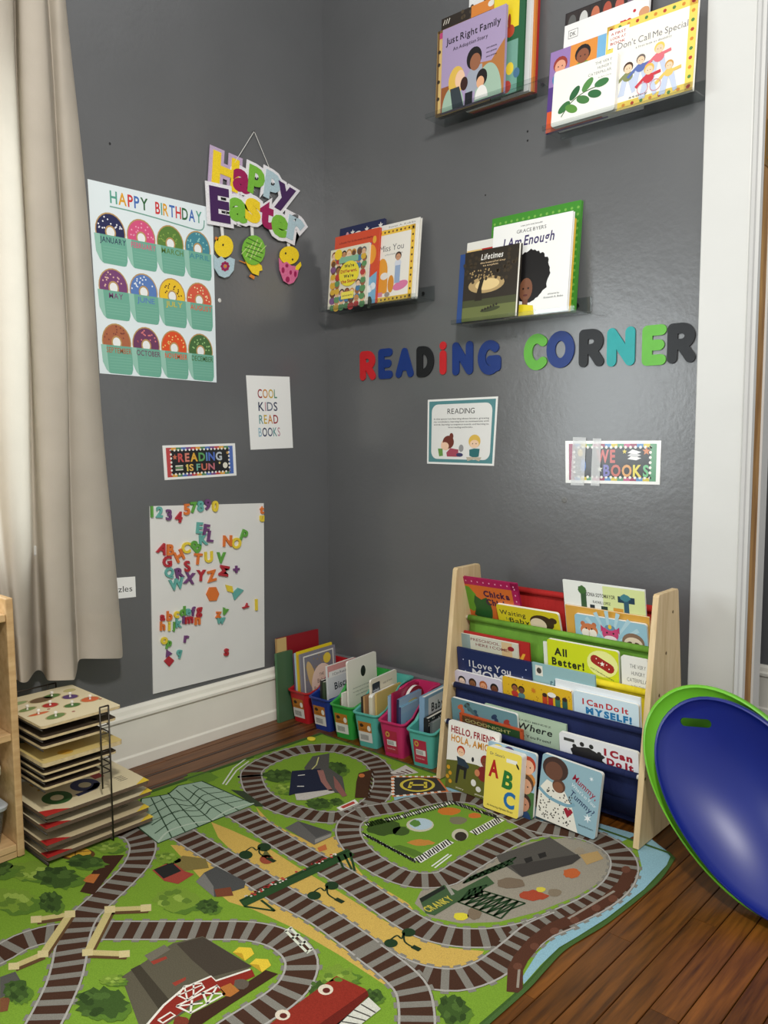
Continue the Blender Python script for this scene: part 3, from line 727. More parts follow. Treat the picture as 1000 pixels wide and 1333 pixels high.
for x0, y0, x1, y1 in ((287.5, 290, 290.5, 312), (327, 289, 329, 312), (374.5, 312, 376.5, 325)):
    wpoly('ribbon', [(x0-1.5, y0), (x0+2.5, y0), (x1+1.5, y1), (x1-2, y1)], RIB, 0.0, 0.0012)
def circ(cx, cy, rx, ry, n=18, a0=0, a1=360): return [(cx+rx*math.cos(math.radians(a0+(a1-a0)*i/n)), cy+ry*math.sin(math.radians(a0+(a1-a0)*i/n))) for i in range(n if a1-a0 >= 360 else n+1)]
# chick in a pale blue shell
wpoly('chick', circ(291, 321, 12, 14.5)+[], gm('yellow'), 0.0005)
wpoly('egg_shell', [(277, 331), (282, 337), (287, 334), (292, 339), (298, 335), (304.5, 338), (303, 352), (297, 360), (291, 362), (284, 359), (278, 349)], gm('ice'), 0.003)
z0_ = 0.0065
for k in range(8):
    t = k*PI/4; wpoly('petal', circ(291.5+4*math.cos(t), 347+4.6*math.sin(t), 1.9, 2.1, 8), gm('magenta'), z0_, 0.001)
wpoly('flower_centre', circ(291.5, 347, 1.9, 2.2, 8), gm('orange'), z0_+0.001, 0.001)
wpoly('beak', [(280, 308), (284, 310), (283, 314), (279.5, 312)], gm('orange'), 0.0005)
INKD = mat('dark_ink', (40, 30, 30), 0.6)
wpoly('eye', circ(289.5, 319, 1.1, 1.6, 8), INKD, 0.0036, 0.0008)
# plaid egg with the chick's tail below
wpoly('chick', [(321, 335), (330, 338), (340, 346), (341, 352), (337, 353), (336, 359), (328, 356), (322, 347), (318, 338)], gm('yellow'), 0.0005)
eg = wpoly('egg_shell', circ(329, 326, 15, 19.5), gm('green'), 0.003)
for k in range(-2, 3):
    wpoly('plaid_stripe', [(329+k*5.5-5-.7, 326+13-abs(k)*4), (329+k*5.5-5+.7, 326+13-abs(k)*4), (329+k*5.5+5+.7, 326-14+abs(k)*4), (329+k*5.5+5-.7, 326-14+abs(k)*4)], mat('plaid_light', (190, 214, 130), 0.5), 0.0062, 0.0006)
    wpoly('plaid_stripe', [(329-12+abs(k)*2, 326+k*6-4+.5), (329-12+abs(k)*2, 326+k*6-4-.5), (329+12-abs(k)*2, 326+k*6+4-.5), (329+12-abs(k)*2, 326+k*6+4+.5)], mat('plaid_dark', (54, 96, 34), 0.5), 0.0064, 0.0006)
wpoly('foot', [(311, 339), (319, 342), (319, 343.5), (311, 340)], gm('orange'), 0.0005); wpoly('foot', [(326, 357), (331, 360), (330, 364), (324, 360)], gm('orange'), 0.0005)
# chick in a pink shell
wpoly('chick', circ(376, 332.5, 12.5, 12), gm('yellow'), 0.0005)
wpoly('chick_wing', [(384, 347), (390, 341), (391, 346), (387, 352), (383, 351)], gm('yellow'), 0.0034)
wpoly('egg_shell', [(362, 336), (367, 343), (372, 341), (378, 346), (384, 347), (388, 349), (386, 360), (381, 368), (375, 370.5), (368, 366), (363, 352)], gm('pink'), 0.003)
for cx, cy, rx, ry in ((367, 352, 2, 4), (377, 355, 1.6, 3), (383, 357, 1.8, 4), (373, 364, 2.6, 4), (372, 346, 2, 2.5)): wpoly('shell_spot', circ(cx, cy, rx, ry, 10), gm('magenta'), 0.0062, 0.0006)
wpoly('eye', circ(371, 330, 1, 1.5, 8), INKD, 0.0036, 0.0008); wpoly('eye', circ(380, 338, 1, 1.5, 8), INKD, 0.0036, 0.0008)
STR = mat('white_string', (214, 212, 206), 0.6)
for px, py in ((305.5, 212), (354.5, 228)):
    MB().tube([nail-eb, WL(px, py, EX+0.004)-eb], 0.0012, 6).build('string', STR, es)
MB().tube([Vector((0.0005, nail.y, nail.z))-eb, Vector((0.016, nail.y, nail.z))-eb], [0.0015, 0.003], 8).build('nail', mat('nail_steel', (150, 150, 150), 0.3, 0.9), es)

# ================================================================== books
PAGES = mat('book_pages', (226, 222, 208), 0.7, var=0.06, vscale=120)
PAGES_W = mat('board_page_edge', (232, 230, 222), 0.5, var=0.03)
def cover_mat(rgb): return mat('cover_%d_%d_%d' % rgb, rgb, 0.4, var=0.04, vscale=25)
def frame(u, n, v, loc):
    """local x = u (to the right), local -y = n (front), local z = v (up)"""
    m = Matrix.Identity(4)
    for i in range(3): m[i][0] = u[i]; m[i][1] = -n[i]; m[i][2] = v[i]; m[i][3] = loc[i]
    return m
def rpoly(x0, y0, x1, y1, r, k=4):
    P = []
    for cx, cy, s0 in ((x1-r, y1-r, 0), (x0+r, y1-r, 90), (x0+r, y0+r, 180), (x1-r, y0+r, 270)):
        for j in range(k+1):
            t = math.radians(s0+90*j/k); P.append((cx+r*math.cos(t), cy+r*math.sin(t)))
    return P
def book(label, M, w, h, t, col, art=None, kind='hard', spine=None, group=None, name='picture_book', spine_art=None, ink=None, spine_side=-1):
    """origin: bottom centre of the block, front cover facing local -y"""
    o = thing(name, label, 'book', matrix=M, group=group)
    hw = w/2; sp = spine or col
    if kind == 'hard':
        bt = min(0.0025, t*0.25)
        c = MB(); c.box((-hw, -t/2, 0), (hw, -t/2+bt, h)); c.box((-hw, t/2-bt, 0), (hw, t/2, h))
        c.build('cover', cover_mat(col), o)
        s0, s1 = ((-hw-0.0012, -hw+0.0018) if spine_side < 0 else (hw-0.0018, hw+0.0012))
        MB().box((s0, -t/2+0.0002, 0), (s1, t/2-0.0002, h)).build('spine', cover_mat(sp), o)
        x0, x1 = (-hw+0.002, hw-0.004) if spine_side < 0 else (-hw+0.004, hw-0.002)
        MB().box((x0, -t/2+bt, 0.003), (x1, t/2-bt, h-0.004)).build('pages', PAGES, o)
        outline = [(-hw, 0), (hw, 0), (hw, h), (-hw, h)]
    elif kind == 'soft':
        c = MB(); c.box((-hw, -t/2, 0), (hw, -t/2+0.0006, h)); c.box((-hw, t/2-0.0006, 0), (hw, t/2, h)); c.box((-hw-0.0004, -t/2, 0), (-hw+0.0008, t/2, h))
        c.build('cover', cover_mat(col), o)
        MB().box((-hw+0.0008, -t/2+0.0006, 0.0004), (hw-0.0006, t/2-0.0006, h-0.0006)).build('pages', PAGES, o)
        outline = [(-hw, 0), (hw, 0), (hw, h), (-hw, h)]
    else:
        r = min(0.008, w*0.08)
        P = rpoly(-hw, 0, hw, h, r)
        MB().prism(P, lambda a_, b_, d: (a_, d, b_), -t/2, t/2).build('pages', PAGES_W, o)
        MB().box((-hw-0.0006, -t/2+0.0004, r), (-hw+0.001, t/2-0.0004, h-r)).build('spine', cover_mat(sp), o)
        MB().prism(P, lambda a_, b_, d: (a_, d, b_), t/2, t/2+0.0006).build('cover', cover_mat(col), o)
        outline = P
    a_ = Art(lambda x_, y_, z_=0.0: (x_-hw, -t/2-0.0002-z_, y_))
    a_.W, a_.H = w, h
    a_.poly([(p[0]+hw, p[1]) for p in outline], col)
    if art: art(a_, w, h)
    a_.build('cover_print', ink or INK_GLOSS, o)
    if spine_art:
        s_ = Art(lambda x_, y_, z_=0.0: (-hw-0.0014-z_, t/2-x_, y_)); spine_art(s_, t, h); s_.build('spine_print', INK_GLOSS, o)
    return o

# small pictures for the covers (all in metres on the cover: W wide, H high)
SKIN = [(236, 200, 170), (150, 96, 66), (104, 66, 46), (222, 176, 140), (190, 136, 98)]
HAIR = [(60, 36, 26), (30, 24, 24), (200, 140, 60), (120, 60, 30), (90, 90, 96)]
def head(a, x, y, r, skin, hair, shirt=None, up=1.0):
    if shirt: a.ell(x, y-r*1.7, r*1.15, r*1.0, shirt, n=14)
    a.ell(x, y+r*.18, r*1.08, r*1.08, hair, n=14); a.ell(x, y-r*.12, r*.85, r*.9, skin, n=14)
    a.dots([(x-r*.3, y-r*.1), (x+r*.3, y-r*.1)], r*.1, (40, 30, 30), 6)
def crowd(a, W, H, n, seed, r, x0=.05, x1=.95, y0=.05, y1=.95, skip=None):
    rd = random.Random(seed); z = a.z
    cols_ = max(1, int((x1-x0)*W/(r*1.9))); rows_ = max(1, int((y1-y0)*H/(r*2.1)))
    for i in range(rows_):
        for j in range(cols_):
            x = W*x0+(x1-x0)*W*(j+.5+.25*(rd.random()-.5))/cols_; y = H*y1-(y1-y0)*H*(i+.5)/rows_
            if skip and skip(x/W, y/H): continue
            a.z = z+5*(i*cols_+j) % 40; k = rd.randrange(5)
            head(a, x, y, r*(.85+.3*rd.random()), SKIN[k], HAIR[rd.randrange(5)], rd.choice([(180, 60, 60), (70, 120, 160), (210, 170, 60), (90, 140, 90), (120, 80, 130)]))
    a.z = z+60
def tx(a, s, x, y, h, col, fit=None, anchor='c', off=0.02, rot=0.0, skew=0.0, cols=None): a.text(s, a.W*x, a.H*y, a.H*h, col, anchor, off=off, fit=(a.W*fit if fit else None), rot=rot, skew=skew, cols=cols)
def border(a, W, H, col, k, dotc=None, n=9):
    z = a.z
    for r in ((0, 0, W, H*k), (0, H*(1-k), W, H), (0, 0, H*k, H), (W-H*k, 0, W, H)): a.z = z; a.rect(*r, col)
    if dotc:
        a.z = z+1
        for i in range(n):
            q = (i+.5)/n; dd = [(W*q, H*k*.5), (W*q, H*(1-k*.5)), (H*k*.5, H*q), (W-H*k*.5, H*q)]
            a.z = z+1; a.dots(dd, H*k*.24, dotc[i % len(dotc)], 6)

# ---- clear wall ledges ------------------------------------------------------
ACR = clear_mat('clear_acrylic', (242, 244, 244), 0.1, 0.04)
def ledge(label, x0, x1, z, depth=0.10, lip=0.014, back=0.05):
    o = thing('clear_ledge', label, 'shelf', ((x0+x1)/2, 0, z-0.004), group='clear ledges on the grey wall'); hw = (x1-x0)/2
    MB().box((-hw, -0.0045, 0.0), (hw, -0.0008, back)).build('back_plate', ACR, o)
    MB().box((-hw, -depth, 0.0), (hw, -0.0046, 0.0035)).build('base_plate', ACR, o)
    MB().box((-hw, -depth-0.0035, 0.0), (hw, -depth-0.0001, lip)).build('front_lip', ACR, o)
    for s in (-0.8, 0.8): MB().disc((hw*s, -0.0085, back*0.6), 0.005, 0.0038, 12, 'y').build('screw', mat('black_screw', (24, 24, 24), 0.4), o)
    return o
LED = {'UL': (0.575, 0.985, 2.040), 'UR': (1.005, 1.432, 1.899), 'LL': (0.075, 0.532, 1.492), 'LR': (0.680, 1.115, 1.390)}
ledge('clear acrylic ledge holding the purple picture book, top left of four', *LED['UL'])
ledge('clear acrylic ledge nearest the white door casing, top right of four', *LED['UR'])
ledge('clear acrylic ledge in the corner beside the left wall', *LED['LL'])
ledge('clear acrylic ledge directly above the word corner', *LED['LR'])

def wbook(led, row, tl, trr, label, col, art=None, kind='hard', t=0.009, lean=0.10, group='picture books on the wall ledges', **kw):
    """row: distance of the front cover's foot from the ledge lip"""
    z = LED[led][2]+0.0008; yf = -0.0980+row
    if led == 'UL': lean = 0.05
    n = Vector((0, -math.cos(lean), math.sin(lean))); v = Vector((0, math.sin(lean), math.cos(lean)))
    p0 = Vector((0, yf, z)); A = hit(*tl, p0, n); B = hit(*trr, p0, n)
    w = B.x-A.x; h = ((A-p0).dot(v)+(B-p0).dot(v))/2
    loc = Vector(((A.x+B.x)/2, yf, z))-n*(t/2); loc.z += math.sin(lean)*t*0.5
    return book(label, frame(Vector((1, 0, 0)), n, v, loc), w, h, t, col, art, kind, group=group, **kw)

# top left ledge
def art_family(a, W, H):
    a.poly([(W*.60, 0), (W, 0), (W, H*.62), (W*.80, H*.42), (W*.62, H*.44)], (176, 116, 62)); a.rect(0, 0, W*.16, H*.3, (150, 90, 50))
    a.ell(W*.76, 0, W*.21, H*.40, (160, 186, 166), a0=0, a1=180); a.ell(W*.2, 0, W*.18, H*.28, (160, 186, 166), a0=0, a1=180)
    a.ell(W*.25, H*.33, W*.13, H*.17, (222, 184, 84)); a.ell(W*.31, H*.33, W*.08, H*.11, (236, 196, 164)); a.poly([(W*.15, H*.25), (W*.3, H*.25), (W*.38, 0), (W*.2, 0)], (56, 64, 70))
    a.poly([(W*.4, H*.3), (W*.5, H*.44), (W*.66, H*.42), (W*.68, H*.2), (W*.42, H*.06)], (160, 166, 178)); a.ell(W*.53, H*.52, W*.12, H*.13, (30, 26, 26)); a.ell(W*.55, H*.47, W*.085, H*.1, (150, 98, 70))
    a.ell(W*.66, H*.26, W*.085, H*.1, (34, 28, 28)); a.ell(W*.64, H*.21, W*.06, H*.07, (224, 170, 130)); a.ell(W*.66, H*.02, W*.1, H*.15, (232, 230, 224), a0=0, a1=180); a.ell(W*.38, H*.26, W*.06, H*.08, (60, 36, 30)); a.rect(W*.4, 0, W*.52, H*.14, (34, 34, 40))
    tx(a, 'Just Right Family', .50, .80, .085, (30, 26, 34), .88, rot=0.0, off=0.01); tx(a, 'An Adoption Story', .46, .70, .045, (40, 34, 44), .56, off=0.005)
    for k in range(3): tx(a, 'story pictures', .80, .57-.05*k, .02, (60, 50, 60), .16)
wbook('UL', .004, (577, 40), (659.5, 4), 'purple picture book with a drawn family at the front of the top left ledge', (168, 150, 184), art_family, t=.010, kind='hard')
def art_tan(a, W, H):
    a.rect(0, H*.9, W, H, (190, 70, 120)); border(a, W, H, (120, 90, 50), .03); a.dots([(W*.04, H*q) for q in (.2, .4, .6, .75)], W*.03, (60, 50, 40))
wbook('UL', .016, (570.5, 42), (640, 12), 'tan picture book whose left edge shows behind the purple one', (214, 182, 116), art_tan, t=.008)
def art_ten(a, W, H):
    a.rect(0, 0, W, H, (36, 92, 58)); a.rect(0, H*.52, W*.82, H*.96, (232, 206, 40)); a.rect(0, 0, W*.82, H*.42, (112, 158, 142)); tx(a, 'ten.', .62, .80, .055, (30, 30, 30), .26, off=.03)
    a.ell(W*.55, H*.5, W*.14, H*.05, (176, 70, 44)); a.ell(W*.58, H*.2, W*.12, H*.05, (226, 200, 60)); a.ell(W*.5, H*.06, W*.14, H*.05, (180, 70, 60)); a.ell(W*.8, H*.15, W*.1, H*.04, (70, 110, 140)); a.ell(W*.52, H*.58, W*.05, H*.06, (150, 60, 40))
wbook('UL', .025, (645, -34), (686, -49), 'green picture book with a yellow panel, standing behind the purple one', (36, 92, 58), art_ten, t=.008)
def art_dark(a, W, H):
    a.rect(0, 0, W, H, (46, 38, 30)); rd = random.Random(2); a.dots([(W*rd.random(), H*(.4+.6*rd.random()), H*.02) for _ in range(40)], 0, (78, 66, 48)); a.rect(W*.5, H*.86, W*.94, H, (214, 130, 52)); a.ell(W*.82, H*.95, W*.05, H*.03, (230, 226, 216))
    a.segs([((W*(.03+.04*i), H*.93), (W*(.06+.04*i), H*.98)) for i in range(3)], W*.012, (220, 214, 200))
wbook('UL', .0345, (575.5, 26), (655, -10), 'dark brown patterned book peeking above the purple one', (46, 38, 30), art_dark, t=.009)
wbook('UL', .0445, (612, -20), (695, -58), 'white picture book seen edge-on at the right of the top left ledge', (226, 226, 224), None, t=.011)
wbook('UL', .0565, (616, -20), (700.5, -60), 'orange picture book behind the white one on the top left ledge', (208, 130, 56), None, t=.010)
wbook('UL', .0675, (620, -22), (704, -64), 'red picture book against the wall on the top left ledge', (170, 40, 42), None, t=.009)

# top right ledge
def art_leaf(a, W, H):
    for k in range(3): tx(a, ('THE VERY', 'HUNGRY', 'CATERPILLAR')[k], .92, .88-.085*k, .05, (120, 124, 120), (.26, .22, .36)[k], 'r', off=0)
    tx(a, 'by Eric Carle', .92, .63, .03, (130, 130, 126), .2, 'r', off=0)
    # plain leafy spray instead of the known picture
    a.line(spline([(W*.16, H*.14), (W*.3, H*.34), (W*.5, H*.46), (W*.72, H*.5)]), W*.014, (60, 90, 40))
    for x_, y_, r_, c_ in ((.2, .3, .6, (56, 110, 60)), (.32, .24, -.5, (90, 140, 60)), (.36, .5, .9, (44, 96, 56)), (.5, .34, -.4, (70, 120, 64)), (.56, .58, .8, (84, 136, 70)), (.68, .38, -.3, (50, 104, 60)), (.78, .54, .1, (60, 116, 66))): a.ell(W*x_, H*y_, W*.11, H*.07, c_, r_)
wbook('UR', .004, (722, 94.5), (805, 66.5), 'small white board book with green leaves at the front of the top right ledge', (236, 234, 226), art_leaf, kind='board', t=.014)
def art_special(a, W, H):
    border(a, W, H, (238, 206, 96), .09, [(176, 64, 50), (84, 130, 70), (206, 134, 50)], 10)
    a.rect(W*.02, H*.74, W*.26, H*.95, (244, 240, 230)); [tx(a, s_, .14, .885-.055*k, .03, (176, 60, 60), .18) for k, s_ in enumerate(('A FIRST', 'LOOK AT', 'BOOK'))]
    tx(a, "Don't Call Me Special", .53, .70, .075, (112, 110, 116), .78, off=0); tx(a, 'a first look at disability', .55, .645, .025, (150, 150, 150), .4)
    for x_, y_, s_, c_, hc in ((.28, .45, .055, (130, 136, 90), (70, 50, 40)), (.42, .50, .05, (90, 110, 170), (110, 100, 96)), (.62, .56, .055, (214, 110, 120), (226, 196, 90)), (.52, .36, .055, (196, 60, 70), (226, 180, 80)), (.74, .34, .045, (224, 190, 100), (200, 150, 80))):
        a.poly([(W*(x_-.10), H*(y_-.30)), (W*(x_-.03), H*(y_-.30)), (W*x_, H*(y_-.12)), (W*(x_+.06), H*(y_-.30)), (W*(x_+.1), H*(y_-.28)), (W*(x_+.05), H*(y_-.05)), (W*(x_-.05), H*(y_-.05))], (190, 200, 220))
        a.line([(W*(x_-.14), H*(y_-.16)), (W*(x_-.05), H*(y_-.08)), (W*(x_+.13), H*(y_-.05))], H*.035, c_); head(a, W*x_, H*y_, H*s_, (238, 200, 168), hc, c_)
    a.ring(W*.46, H*.17, W*.055, W*.062, (200, 130, 150)); a.ring(W*.60, H*.17, W*.055, W*.062, (200, 130, 150)); tx(a, 'story', .42, .10, .025, (120, 120, 120), .22)
wbook('UR', .0200, (791, 36), (910, -7), 'white picture book with yellow patterned border on the top right ledge', (240, 236, 224), art_special, t=.011)
def art_kids(a, W, H):
    a.rect(0, H*.55, W*.34, H, (150, 120, 176)); a.rect(W*.34, H*.4, W*.78, H, (222, 142, 60)); a.rect(W*.78, H*.4, W, H, (120, 176, 214)); a.rect(0, H*.25, W, H*.56, (86, 60, 130)); a.rect(0, 0, W, H*.26, (214, 90, 46))
    head(a, W*.18, H*.80, W*.11, (224, 160, 130), (150, 56, 44), (70, 130, 176)); head(a, W*.55, H*.84, W*.12, (140, 84, 58), (34, 26, 26), (120, 150, 60))
wbook('UR', .0320, (717.5, 69), (797, 41), 'purple and orange book with two drawn children behind the leaf board book', (86, 60, 130), art_kids, t=.009)
def art_like(a, W, H):
    tx(a, 'A life like', .34, .68, .11, (150, 50, 60), .60, off=.005); tx(a, 'm', .76, .74, .16, (190, 30, 44), .16, off=.05); a.rect(W*.05, H*.86, W*.17, H*.94, (110, 110, 110)); a.rect(W*.055, H*.865, W*.165, H*.935, (238, 236, 232)); tx(a, 'DK', .11, .88, .04, (100, 100, 100), .08)
    a.ell(W*.95, H*.86, W*.06, H*.045, (206, 150, 110), .3); a.dots([(W*.84, H*.90)], W*.018, (190, 40, 50))
wbook('UR', .0418, (736, 33), (846, -6), 'white picture book with large red lettering behind the others on the top right ledge', (236, 234, 232), art_like, t=.010)
def art_photos(a, W, H):
    a.rect(0, 0, W, H, (40, 34, 34)); rd = random.Random(8); z = a.z
    for i, c_ in enumerate(((90, 90, 88), (200, 200, 196), (190, 110, 80), (170, 80, 60), (186, 96, 80), (110, 90, 110), (70, 60, 90))): a.z = z; a.rect(W*(.02+.14*i), H*.82, W*(.15+.14*i), H*.99, (50, 42, 40)); a.ell(W*(.085+.14*i), H*.9, W*.05, H*.07, c_)
wbook('UR', .0528, (737, 18.5), (850, -26), 'dark book with a row of small face photographs on the top right ledge', (40, 34, 34), art_photos, t=.010)

# lower left ledge
def art_crowd(a, W, H):
    a.rect(0, 0, W, H, (222, 216, 196)); crowd(a, W, H, 40, 4, W*.062, skip=lambda u, v: (abs(u-.53)/.27)**2+(abs(v-.55)/.24)**2 < 1)
    a.rect(W*.25, H*.74, W*.75, H*.84, (130, 180, 150)); a.ell(W*.53, H*.55, W*.26, H*.21, (232, 216, 60)); a.ell(W*.22, H*.9, W*.1, H*.09, (236, 206, 50))
    for k, s_ in enumerate(("We're", 'Different,', "We're", 'the Same')): tx(a, s_, .53, .655-.085*k, .055, ((30, 30, 40), (176, 40, 40))[k % 2], (.26, .44, .26, .40)[k], off=.03)
    a.rect(W*.36, H*.13, W*.68, H*.25, (236, 222, 90)); tx(a, 'and wonderful', .52, .175, .03, (60, 60, 40), .26)
wbook('LL', .004, (431, 328.5), (481.5, 313.5), 'picture book with a crowd of faces around a yellow circle, front of the corner ledge', (222, 216, 196), art_crowd, t=.008, kind='soft')
def art_red(a, W, H):
    a.rect(W*.04, 0, W*.84, H*.82, (36, 60, 130)); a.ell(W*.84, H*.66, W*.11, H*.13, (226, 150, 50)); a.ell(W*.9, H*.85, W*.04, H*.05, (226, 170, 60)); tx(a, 'a book for little ones to share', .48, .885, .03, (120, 30, 24), .75)
    a.poly([(W*.7, 0), (W*.99, 0), (W*.99, H*.42), (W*.76, H*.32)], (120, 170, 200)); a.dots([(W*.85, H*.2), (W*.92, H*.23), (W*.8, H*.05)], W*.06, (220, 226, 230)); a.ell(W*.86, H*.02, W*.06, H*.08, (50, 60, 50))
wbook('LL', .013, (437, 310), (495, 295), 'red picture book with a blue panel on the corner ledge', (206, 74, 44), art_red, t=.009)
def art_miss(a, W, H):
    border(a, W, H, (232, 190, 70), .07, [(70, 56, 40), (40, 30, 24), (140, 80, 40)], 11); tx(a, 'I Miss You', .47, .70, .09, (110, 110, 112), .62, off=0); tx(a, 'a first look at loss', .55, .64, .025, (150, 150, 150), .4)
    a.ell(W*.30, H*.42, W*.13, H*.19, (226, 156, 56)); a.rect(W*.20, H*.12, W*.44, H*.38, (222, 148, 50)); a.ell(W*.52, H*.24, W*.07, H*.12, (214, 140, 46)); a.ell(W*.74, H*.20, W*.17, H*.06, (214, 120, 160), .2); a.ell(W*.36, H*.36, W*.09, H*.05, (226, 222, 216))
    head(a, W*.66, H*.60, W*.065, (200, 150, 116), (60, 44, 36), (210, 214, 224)); a.rect(W*.60, H*.24, W*.72, H*.48, (150, 170, 200)); a.ell(W*.45, H*.1, W*.06, H*.035, (150, 140, 134)); a.rect(W*.1, H*.08, W*.34, H*.14, (206, 130, 150))
wbook('LL', .023, (484, 306), (541.5, 289), 'white picture book with yellow border and an armchair on the corner ledge', (234, 230, 220), art_miss, t=.010)
def art_fam2(a, W, H):
    tx(a, 'FAMILIES', .52, .865, .075, (120, 130, 120), .50, off=0); tx(a, 'Susan A. Kuklin', .64, .95, .025, (150, 150, 150), .55)
wbook('LL', .034, (484, 300), (547.5, 280), 'tall white picture book behind the armchair book on the corner ledge', (228, 226, 218), art_fam2, t=.012)
def art_stars(a, W, H):
    a.rect(0, 0, W, H, (30, 38, 78)); z = a.z
    for x_, y_ in ((.08, .86), (.3, .92), (.62, .92), (.92, .93), (.48, .8)): a.z = z; a.star(W*x_, H*y_, W*.055, (222, 220, 214))
    a.ell(W*.18, H*.88, W*.04, H*.06, (200, 150, 160)); a.ell(W*.4, H*.88, W*.1, H*.04, (226, 222, 214), .3)
wbook('LL', .047, (443, 298.5), (501, 284), 'navy picture book with white stars peeking out on the corner ledge', (30, 38, 78), art_stars, t=.009)

# lower right ledge
def art_tree(a, W, H):
    a.rect(0, 0, W, H, (46, 40, 32)); a.rect(0, 0, W, H*.28, (104, 112, 64)); a.rect(0, H*.2, W, H*.3, (70, 74, 46)); a.ell(W*.42, H*.50, W*.33, H*.12, (176, 150, 104)); a.ell(W*.44, H*.50, W*.22, H*.08, (222, 196, 140))
    a.poly([(W*.22, H*.28), (W*.30, H*.55), (W*.22, H*.7), (W*.40, H*.66), (W*.34, H*.45), (W*.36, H*.28)], (40, 34, 26)); z = a.z; rd = random.Random(6)
    a.dots([(W*rd.random(), H*(.55+.4*rd.random()), W*.03) for _ in range(50)], 0, (62, 52, 38)); a.dots([(W*(.1+.45*rd.random()), H*(.58+.14*rd.random()), W*.012) for _ in range(30)], 0, (176, 150, 104)); a.ell(W*.52, H*.14, W*.18, H*.03, (60, 66, 40), .1); a.dots([(W*(.38+.05*i), H*(.14+.012*i)) for i in range(6)], W*.02, (40, 34, 26))
    tx(a, 'Lifetimes', .50, .855, .085, (232, 230, 222), .40, off=.012, skew=.2); tx(a, 'the beautiful way', .52, .80, .025, (206, 180, 140), .46); tx(a, 'to explain', .48, .76, .025, (206, 180, 140), .28); a.rect(W*.975, 0, W, H, (228, 224, 212))
wbook('LR', .004, (606.5, 330.5), (679, 315), 'dark picture book with a painted tree at the front of the ledge above corner', (46, 40, 32), art_tree, t=.008)
wbook('LR', .013, (600, 333), (660, 320), 'blue book whose edge shows left of the dark tree book', (44, 74, 132), None, t=.009)
def art_enough(a, W, H):
    tx(a, 'GRACE BYERS', .50, .88, .038, (40, 40, 40), .38, off=0); tx(a, 'a new york times bestseller', .50, .945, .018, (90, 90, 90), .28); tx(a, 'I Am Enough', .47, .745, .105, (58, 46, 96), .66, off=.02, skew=.15)
    a.blob(W*.51, H*.41, W*.27, H*.29, (24, 22, 22), 3, 60, .12); a.ell(W*.475, H*.275, W*.085, H*.12, (122, 80, 58)); a.dots([(W*.443, H*.285), (W*.507, H*.285)], W*.012, (30, 20, 20)); a.ell(W*.475, H*.215, W*.028, H*.011, (90, 44, 40))
    a.rect(W*.44, H*.09, W*.51, H*.17, (110, 72, 52)); a.poly([(W*.16, 0), (W*.6, 0), (W*.58, H*.10), (W*.42, H*.125), (W*.3, H*.11), (W*.2, H*.12)], (226, 206, 40)); tx(a, 'pictures by', .83, .19, .018, (110, 110, 110), .14); tx(a, 'Keturah A. Bobo', .83, .155, .02, (110, 110, 110), .24)
wbook('LR', .0230, (643.5, 296), (746.5, 274.5), 'white picture book with a girl in a yellow top above corner', (238, 238, 234), art_enough, t=.011)
wbook('LR', .0350, (660, 296), (748.5, 290), 'yellow edged book just behind the girl in the yellow top', (222, 186, 60), None, t=.009)
def art_small(a, W, H):
    a.rect(W*.3, H*.55, W, H*.9, (186, 44, 40)); a.star(W*.7, H*.76, W*.14, (236, 234, 228)); a.rect(0, 0, W*.34, H*.9, (226, 190, 120)); a.ell(W*.24, H*.72, W*.12, H*.08, (216, 120, 80))
wbook('LR', .0450, (609, 317), (668, 305), 'small red and cream book behind the dark tree book', (228, 226, 216), art_small, t=.009)
def art_dots(a, W, H):
    rd = random.Random(1); a.dots([(W*(.03+.94*i/14), H*(.06+.88*j/14), W*.014) for i in range(15) for j in range(15)], 0, (120, 176, 76))
wbook('LR', .0550, (641.5, 286.5), (757.5, 259), 'large green dotted book at the back of the ledge above corner', (66, 140, 46), art_dots, t=.011)

# ================================================================== sling bookshelf
BIRCH = wood_mat('pale_birch', (196, 168, 122), (222, 198, 156), 0.45, (10, 10, 1.0), 5.0, bmp=0.03)
def cloth_mat(name, rgb):
    if name in _mats: return _mats[name]
    m, nt, b = new_mat(name); v = objcoord(nt); c = lin(rgb)
    n = noise(nt, 18, 4, v); nt.links.new(ramp(nt, n.outputs['Fac'], tuple(x*0.85 for x in c[:3])+(1,), tuple(min(1, x*1.12) for x in c[:3])+(1,)), b.inputs['Base Color'])
    wv = noise(nt, 900, 1, v); ad = nt.nodes.new('ShaderNodeMath'); ad.operation = 'MULTIPLY_ADD'; ad.inputs[1].default_value = 5
    n2 = noise(nt, 22, 3, objcoord(nt, (3, 1, .6))); nt.links.new(n2.outputs['Fac'], ad.inputs[0]); nt.links.new(wv.outputs['Fac'], ad.inputs[2])
    bump(nt, b, ad.outputs[0], 0.35, 0.002); b.inputs['Roughness'].default_value = 0.75; b.inputs['Specular IOR Level'].default_value = 0.25
    _mats[name] = m; return m
RK = Vector((1.1155, -0.17, 0.0))
rk = thing('sling_bookshelf', 'birch sling bookshelf with red, green, yellow and navy cloth pockets', 'bookshelf', RK)
PX0, PX1 = 0.790, 1.441
side = [(-0.312, 0.0042), (-0.03, 0.0042), (-0.112, 0.634), (-0.118, 0.64), (-0.226, 0.64), (-0.232, 0.634)]
for x0, x1 in ((PX0, PX0+0.016), (PX1-0.016, PX1)):
    MB().prism(side, lambda a_, b_, h: (h-RK.x, a_-RK.y, b_), x0, x1).build('side_panel', BIRCH, rk, bevel=0.0015)
ROD = [(-0.145, 0.583), (-0.180, 0.481), (-0.215, 0.378), (-0.250, 0.286), (-0.285, 0.180)]
SC = ['red', 'green', 'yellow', 'navy', 'navy']
